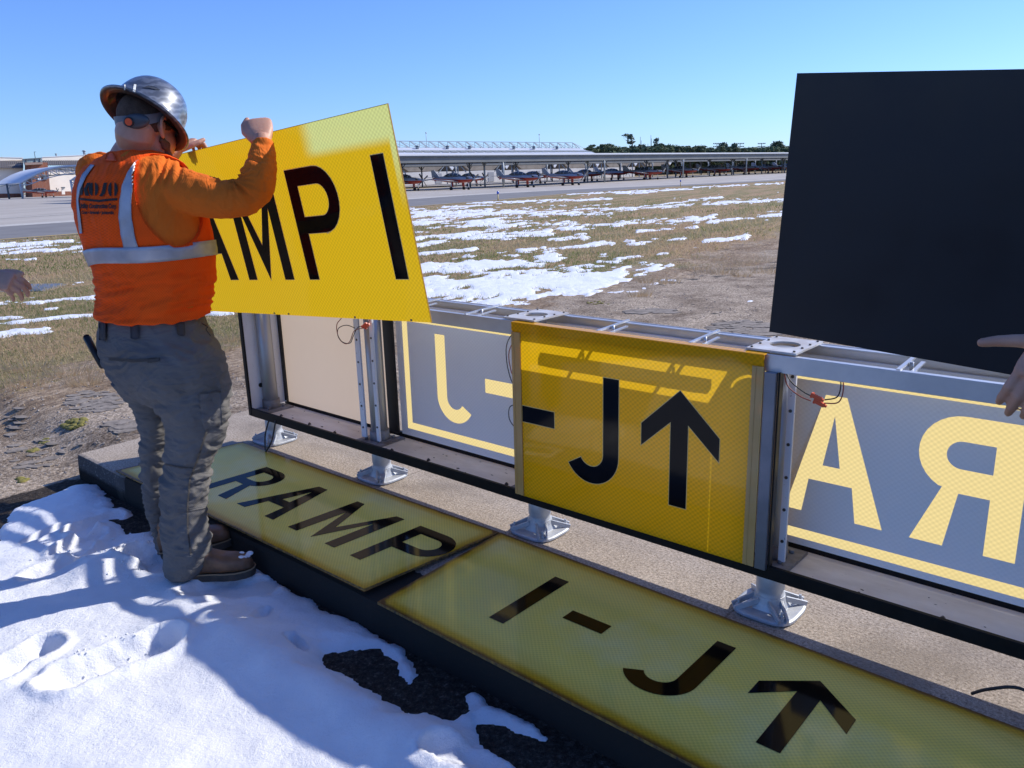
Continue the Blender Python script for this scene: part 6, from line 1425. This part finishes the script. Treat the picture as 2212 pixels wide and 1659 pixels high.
arch_shade('large white arched aircraft shade at far left over the red and white plane', [(350, 925), (480, 850), (620, 780), (800, 690), (1000, 620), (1200, 570), (1400, 545), (1600, 533), (1900, 530), (2300, 560), (2700, 640)], 222., [(350, 0), (200, .5), (60, 1.)], np.array([-19., 20., 0.]))
arch_shade('second white arched aircraft shade just left of the worker\'s back', [(1470, 860), (1560, 800), (1700, 730), (1850, 680), (2050, 640), (2350, 620), (2700, 650)], 214., [(1470, 0), (1600, .3)], np.array([8., 16., 0.]))
t = thing('electrical_cabinet', 'small cream utility cabinet standing by the cream hangar wall left of the dark shade leg', 'cabinet', loc=tuple(LP(1400, 1190, 290)*[1, 1, 0])); quadbox([LP(1365, 1185, 290), LP(1435, 1185, 290), LP(1425, 1040, 290), LP(1360, 1040, 290)], 2, 'cabinet_body', m_cream, t); quadbox([LP(1355, 1045, 289.5), LP(1440, 1045, 289.5), LP(1430, 1022, 289.5), LP(1350, 1022, 289.5)], 3, 'cabinet_top', m_dst, t)
# ---- taxiway edge lights
m_blue = mat('blue_lens', (.02, .08, .45), rough=.2, coat=.5); m_yel = mat('yellow_stake', (.65, .50, .20), rough=.6)
for px, py, lb in ((1076, 434, 'blue topped taxiway edge light on a short yellow stake left of the snow streak'), (1470, 402, 'taxiway edge light on the far grass edge right of the snow')):
    p = onz(px, py, GZ); t = thing('taxiway_light', lb, 'edge light', loc=tuple(p)); mb = MB(); mb.cyl(p, p+[0, 0, .40], .045, .035, 10); obj('stake', mb, m_yel, t); mb = MB(); mb.ell(p+[0, 0, .50], (.075, 0, 0), (0, .075, 0), (0, 0, .11), 12, 8); obj('lens', mb, m_blue, t)
# ---- drain cover slab in the grass at left
a = onz(-20, 636, GZ-.03); b_ = onz(95, 634, GZ-.03); c = onz(150, 618, GZ-.03); d = onz(-10, 620, GZ-.03)
t = thing('drain_cover', 'grey concrete drain slab with a ribbed metal grate in the grass at left', 'drain cover', loc=tuple(a)); mb = MB(); mb.poly([a, b_, c, d], (0, 0, .036)); obj('slab', mb, mat('grey_drain_concrete', (.26, .23, .19), (.18, .165, .14), 5, rough=.9), t, fixn=True)
mb = MB()
for k in range(14):
    u = .32+k*.045; mb = MB(); mb.bar(a*(1-u)+b_*u+[0, 0, .040], d*(1-u)+c*u+[0, 0, .040], .05, .010); obj('grate_bar', mb, bpy.data.materials.get('grate_metal') or mat('grate_metal', (.20, .22, .25), rough=.5, metal=.5), t)
# ================================================================== TREES
m_leaf = [mat('pine_foliage_%d' % i, a, b_, .35, rough=.9) for i, (a, b_) in enumerate((((.075, .115, .06), (.15, .19, .095)), ((.095, .13, .07), (.17, .20, .11)), ((.08, .115, .08), (.14, .17, .11))))]
m_bark = mat('pine_bark', (.11, .085, .065), rough=.9)
def make_tree(kind, seed):
    rr = random.Random(seed); t = thing('pine_tree', 'x', 'tree'); H = 15.
    tr = MB(); tr.tube([(0, 0, -1), (rr.uniform(-.2, .2), 0, H*.5), (rr.uniform(-.4, .4), 0, H*.95)], [.42, .32, .12], 7, k=3)
    cr = MB(); cl = []
    if kind == 'tall':
        for k in range(16): z = H*rr.uniform(.45, 1.0); a = rr.random()*6.28; r = rr.uniform(.6, 3.0)*(1.15-(z/H-.6)); cl.append((r*math.cos(a), r*math.sin(a), z, rr.uniform(1.0, 1.7)))
    elif kind == 'bushy':
        for k in range(20): z = H*rr.uniform(.12, .95); a = rr.random()*6.28; r = rr.uniform(.4, 3.4)*(1.08-z/H)**.5; cl.append((r*math.cos(a), r*math.sin(a), z, rr.uniform(1.2, 2.0)))
    else:
        for k in range(16): z = H*rr.uniform(.35, .98); a = rr.random()*6.28; r = rr.uniform(.3, 2.6)*(1.2-z/H)**.6; cl.append((r*math.cos(a), r*math.sin(a), z, rr.uniform(.9, 1.6)))
    for x, y, z, r in cl:
        tr.tube([(0, 0, z-r*.8), (x*.6, y*.6, z-.2), (x, y, z)], [.09, .06, .03], 5)
        for k in range(46):
            d = nrm([rr.gauss(0, 1), rr.gauss(0, 1), rr.gauss(0, .65)]); p = np.array([x, y, z])+d*r*rr.uniform(.45, 1.05)*np.array([1, 1, .7]); s_ = rr.uniform(.35, .75); a = nrm([rr.gauss(0, 1), rr.gauss(0, 1), rr.gauss(0, 1)]); b_ = nrm(np.cross(a, d)+.01)
            cr.add([p-a*s_, p+b_*s_*.5, p+a*s_, p-b_*s_*.5], [(0, 1, 2, 3)])
    obj('trunk', tr, m_bark, t); obj('crown', cr, m_leaf[seed % 3], t, smooth=False)
    return t
protos = {k: [make_tree(k, i*3+j) for i in range(3)] for j, k in enumerate(('bushy', 'mid', 'tall'))}
used = set()
def plant(px, ptop, Yw, kind, lab=None, grp=None, wide=1.):
    zt, x = hz_at(px, ptop-5, Yw); i = random.randrange(3); pr = protos[kind][i]; s_ = zt/15.*1.02
    M = Matrix.Rotation(random.random()*6.28, 4, 'Z') @ Matrix.Diagonal((s_*wide, s_*wide, s_, 1)); M.translation = Vector((x, Yw, 0))
    if (kind, i) in used: o = dup(pr, M)
    else: used.add((kind, i)); o = pr; o.matrix_world = M
    o['label'] = lab or {'bushy': 'dense dark green pine in the line of trees beyond the sunshades', 'mid': 'loose mid height pine in the line of trees beyond the sunshades', 'tall': 'bare trunked pine in the line of trees beyond the sunshades'}[kind]
    if grp or not lab: o['group'] = 'pines in the far tree line'
    elif 'group' in o: del o['group']
    return o
prof_t = [(1262, 333), (1275, 322), (1290, 325), (1304, 321), (1316, 317), (1330, 325), (1345, 324), (1356, 323), (1370, 325), (1392, 326), (1410, 323), (1424, 319), (1440, 320), (1456, 321), (1470, 322), (1486, 323), (1500, 321), (1512, 323), (1522, 325), (1540, 326), (1560, 325), (1580, 326), (1600, 326), (1620, 325), (1640, 325), (1660, 323), (1680, 323), (1700, 322), (1730, 324), (1800, 322)]
x = 1266
while x < 1860:
    pt = np.interp(x, [a for a, b_ in prof_t], [b_ for a, b_ in prof_t])
    plant(x, pt+random.uniform(-2.5, 3.5), random.uniform(430, 520), random.choice(('bushy', 'bushy', 'mid')), wide=1.5); x += random.uniform(2.6, 4.6)
x = 1270
while x < 1860:
    pt = np.interp(x, [a for a, b_ in prof_t], [b_ for a, b_ in prof_t]); plant(x, pt+4, random.uniform(560, 640), 'bushy', wide=1.9); x += random.uniform(9, 13)
plant(1366, 300, 470, 'tall', 'tallest pine of the tree line, with open tufted crown, just left of the lattice mast', wide=1.25)
plant(1417, 308, 480, 'tall', 'slim leaning pine just right of the lattice mast', wide=.8)
plant(1567, 317, 500, 'tall', 'round topped pine between the first and second floodlight masts', wide=1.4)
plant(1598-8, 318, 500, 'tall', 'round topped pine immediately left of the second floodlight mast', wide=1.)
plant(1675, 314, 490, 'tall', 'broad crowned pine next to the black panel edge', wide=1.6)
plant(1688, 315, 505, 'tall', 'second broad crowned pine against the black panel edge', wide=1.4)
plant(1317, 316, 470, 'bushy', 'broad dark pine standing higher than its neighbours near the hangar end', wide=1.2)
for i, px in enumerate((1548, 1598, 1644)):
    zt, x = hz_at(px, 310, 560); t = thing('floodlight_mast', ('leftmost', 'middle', 'rightmost')[i]+' of the three tall floodlight masts rising over the far trees', 'light mast', loc=(x, 560, 0)); mb = MB(); mb.cyl((x, 560, 0), (x, 560, zt), .3, .2, 8); obj('mast', mb, m_dst, t)
    for k, z in enumerate((zt-.3, zt-2.2, zt-4.1)):
        mb = MB(); mb.bar((x-2.4, 560, z), (x+2.4, 560, z), .2, .25)
        for q in range(5): mb.box((x-2.3+q*1.1-.25, 559.4, z-.1), (x-2.3+q*1.1+.35, 560, z+.55))
        obj('lamp_rack', mb, m_dst, t)
zt, x = hz_at(1395, 303, 520); w = abs(colx(1408, 520)-colx(1383, 520))/2; t = thing('lattice_tower', 'platform tower with several whip antennas above the far pines', 'tower', loc=(x, 520, 0)); zp = hz_at(1395, 318, 520)[0]
mb = MB()
for sx_2 in (-1, 1): mb.bar((x+sx_2*w*.8, 520, 0), (x+sx_2*w*.8, 520, zp), .5, .5); mb.bar((x+sx_2*w*.8, 524, 0), (x+sx_2*w*.8, 524, zp), .5, .5)
for z in np.arange(2, zp, 2.5): mb.bar((x-w*.8, 520, z), (x+w*.8, 520, z+2.2), .25, .25); mb.bar((x+w*.8, 520, z), (x-w*.8, 520, z+2.2), .25, .25)
obj('frame', mb, m_dst, t); mb = MB(); mb.box((x-w, 519, zp), (x+w, 525, zp+.5)); mb.box((x-w*.5, 519.5, zp-2.2), (x+w*.5, 524, zp-.4)); obj('platform', mb, m_dst, t)
for u, h_ in ((-.95, 6.2), (-.8, 4), (-.3, 2.2), (.35, 2.), (.85, 7), (.95, 5)): mb = MB(); mb.cyl((x+u*w, 520, zp), (x+u*w, 520, zp+h_), .13, n=5); obj('whip_antenna', mb, m_dst, t)
# ================================================================== GRASS
def blades(name, N, region, hmin, hmax, wmul, cols_, label, kind='stuff', dens=None, lean=.5):
    X0, X1, Y0, Y1 = region
    # sample in image space rows so that blades keep an even size on the ground near and far
    yy = rng.uniform(0, 1, N)**1.0; Yw = 1/(1/Y1+(1/Y0-1/Y1)*yy); xx = rng.uniform(-.92, .80, N)*Yw
    m_ = (xx > X0) & (xx < X1); xx = xx[m_]; Yw = Yw[m_]
    g_ = grassness(xx, Yw); apd = Yw-np.interp(xx, apx, apy); px, py = [], []
    d = np.stack([xx, Yw, np.full_like(xx, GZ)], 1)-CAM; zc = d@CF; px = W_/2+FPX*(d@CR)/zc; py = H_/2-FPX*(d@CU)/zc
    sn = snow_field(px, py, xx, Yw); keep = (apd < -.5) & (sn < .12) & (g_ > dens+rng.uniform(-.5, .5, len(xx)))
    # keep off the slab
    s_ = (xx-P0[0])*E3[0]+(Yw-P0[1])*E3[1]; n_2 = -((xx-P0[0])*Y3[0]+(Yw-P0[1])*Y3[1]); keep &= ~((s_ > -2.6) & (n_2 > -1.0))
    xx, Yw = xx[keep], Yw[keep]; n = len(xx); z = ground_z(xx, Yw); sz = (rng.uniform(hmin, hmax, n))*np.clip(.7+Yw/22, .9, 1.9); a = rng.uniform(0, 6.28, n); w = sz*wmul*rng.uniform(.7, 1.3, n)*np.clip(Yw/9, .8, 2.2); le = sz*rng.uniform(.1, 1., n)*lean*2; la = rng.uniform(0, 6.28, n)
    base = np.stack([xx, Yw, z-.004], 1); t_ = base+np.stack([np.cos(la)*le, np.sin(la)*le, sz*(1.0)], 1); wv = np.stack([np.cos(a)*w, np.sin(a)*w, np.zeros(n)], 1)
    V = np.stack([base-wv, base+wv, t_], 1).reshape(-1, 3); Fq = np.arange(n*3).reshape(-1, 3); me = fast_mesh(name, V, Fq, cols_, False); cm = fbm(xx*.35+Yw*.15, Yw*.30, 4, 66)+rng.uniform(-.26, .26, n)
    me.polygons.foreach_set('material_index', (np.digitize(cm, [.47, .55, .63]) if len(cols_) > 2 else rng.integers(0, 2, n)).astype(np.int32))
    fast_obj(name, me, kind=kind, label=label, category='grass')
gm = [mat('straw_blade', (.62, .47, .30), (.52, .39, .24), 2, rough=.9, trans=.4, tcol=(.62, .45, .25)), mat('brown_blade', (.42, .30, .18), (.48, .345, .21), 2, rough=.9, trans=.4, tcol=(.46, .31, .17)), mat('olive_blade', (.33, .30, .13), (.41, .355, .17), 2, rough=.9, trans=.4, tcol=(.38, .35, .12)), mat('green_blade', (.15, .19, .06), (.20, .23, .08), 2, rough=.9, trans=.4, tcol=(.2, .26, .07))]
blades('grass', 380000, (-40, 40, 4.6, 46), .018, .047, .085, gm, 'short dry winter grass, straw brown with olive patches, covering the field', dens=.35)
blades('dead_straw', 90000, (-7, 9, 4.0, 19), .010, .028, .13, gm[:2], 'flattened dead straw strewn over the edge of the old pavement', dens=-1.0, lean=1.6)
mb = MB()
for (px, py, r) in [(1500, 582, .16), (1545, 588, .2), (1585, 575, .22), (1640, 585, .25), (1440, 612, .12), (1400, 610, .1), (1560, 592, .13), (1600, 597, .10), (1625, 568, .2), (1660, 590, .16), (1380, 640, .1), (1530, 560, .2), (1670, 560, .2), (230, 800, .12), (140, 810, .14), (60, 800, .12), (180, 830, .1), (470, 760, .1), (500, 735, .1), (60, 830, .12)]:
    c = onz(px, py, GZ)
    for k in range(80):
        a = random.random()*6.28; q = r*math.sqrt(random.random()); p = c+np.array([q*math.cos(a)*1.5, q*math.sin(a), 0]); h_ = random.uniform(.04, .12); o = np.array([math.cos(a)*h_*.7+random.uniform(-.02, .02), math.sin(a)*h_*.5, h_]); w = np.array([.0035, .001, 0])
        p[2] = float(ground_z(np.array([p[0]]), np.array([p[1]]))[0]); mb.add([p-w, p+w, p+o], [(0, 1, 2)])
mb2 = obj('dry_tufts', mb, gm[0], None, origin=(0, 0, 0), label='scattered dry straw tufts growing through the edge of the old pavement', cat='grass', kind='stuff')
def flakes(lst, seed):
    mb = MB(); rr = random.Random(seed)
    for (px, py, rx, ry, N_) in lst:
        for k in range(N_):
            q = math.sqrt(rr.random()); a = rr.random()*6.28; c = onz(px+rx*q*math.cos(a), py+ry*q*math.sin(a), GZ); r = rr.uniform(.010, .050)*(1 if py > 750 else 1.5); n = rr.randint(6, 9); z = float(ground_z(np.array([c[0]]), np.array([c[1]]))[0])
            ps = [(c[0]+r*1.5*rr.uniform(.6, 1.1)*math.cos(6.283*i/n), c[1]+r*rr.uniform(.6, 1.1)*math.sin(6.283*i/n), z+.001) for i in range(n)]; mb.poly(ps, (0, 0, rr.uniform(.002, .007)))
    return mb
obj('bitumen_flakes', flakes([(205, 868, 56, 24, 110), (262, 922, 30, 12, 28), (1610, 712, 75, 20, 150), (1405, 673, 60, 6, 50), (90, 950, 90, 30, 26), (30, 890, 40, 20, 16), (960, 800, 25, 12, 8)], 5), mat('old_bitumen', (.16, .135, .11), (.30, .255, .21), 18, rough=.95, bump=(60, .6, .006)), None, origin=(0, 0, 0), label='dark flaking old bitumen patches on the worn pavement', cat='bitumen', kind='stuff', bevel=.0015)
mb = MB(); rr_3 = random.Random(3)
for (px, py, rx, ry, N_) in ((163, 911, 26, 8, 46), (90, 925, 14, 5, 12), (65, 940, 10, 4, 8), (40, 1000, 12, 4, 8), (1290, 655, 30, 5, 16)):
    for k in range(N_):
        q = math.sqrt(rr_3.random()); a = rr_3.random()*6.28; c = onz(px+rx*q*math.cos(a), py+ry*q*math.sin(a), GZ); r = rr_3.uniform(.010, .028); c[2] = float(ground_z(np.array([c[0]]), np.array([c[1]]))[0]); mb.ell(c, (r, 0, 0), (0, r*.9, 0), (0, 0, r*.45), 9, 6)
obj('moss', mb, mat('green_moss', (.16, .15, .03), (.26, .22, .06), 60, rough=.95, bump=(120, 1., .006)), None, origin=(0, 0, 0), label='small cushions of olive green moss on the bare pavement', cat='moss', kind='stuff')
# gravel and grit on the old pavement and slab edge
mb = MB()
N = 5200
for i in range(N):
    u = random.random(); Yw = 1/(1/13.+(1/4.3-1/13.)*random.random()); xx = random.uniform(-.85, .75)*Yw
    g_ = grassness(np.array([xx]), np.array([Yw]))[0]
    if g_ > .2: continue
    s_ = (xx-P0[0])*E3[0]+(Yw-P0[1])*E3[1]; n_2 = -((xx-P0[0])*Y3[0]+(Yw-P0[1])*Y3[1])
    if s_ > -2.55 and n_2 > -1.0: continue
    r = random.uniform(.003, .009)*(1+Yw/14); z = float(ground_z(np.array([xx]), np.array([Yw]))[0]); a = random.random()*3; c_, q_ = math.cos(a), math.sin(a)
    mb.add([(xx+r*c_, Yw+r*q_, z), (xx-r*q_, Yw+r*c_, z), (xx-r*c_, Yw-r*q_, z), (xx+r*q_, Yw-r*c_, z), (xx, Yw, z+r*.8)], [(0, 1, 4), (1, 2, 4), (2, 3, 4), (3, 0, 4)])
obj('gravel', mb, mat('gravel_stone', (.42, .37, .32), (.18, .15, .13), 40, rough=.9), None, origin=(0, 0, 0), label='loose pale gravel scattered on the old pavement', cat='gravel', kind='stuff')
for o in list(bpy.data.objects):
    if o.get('label') == 'x': bpy.data.objects.remove(o)
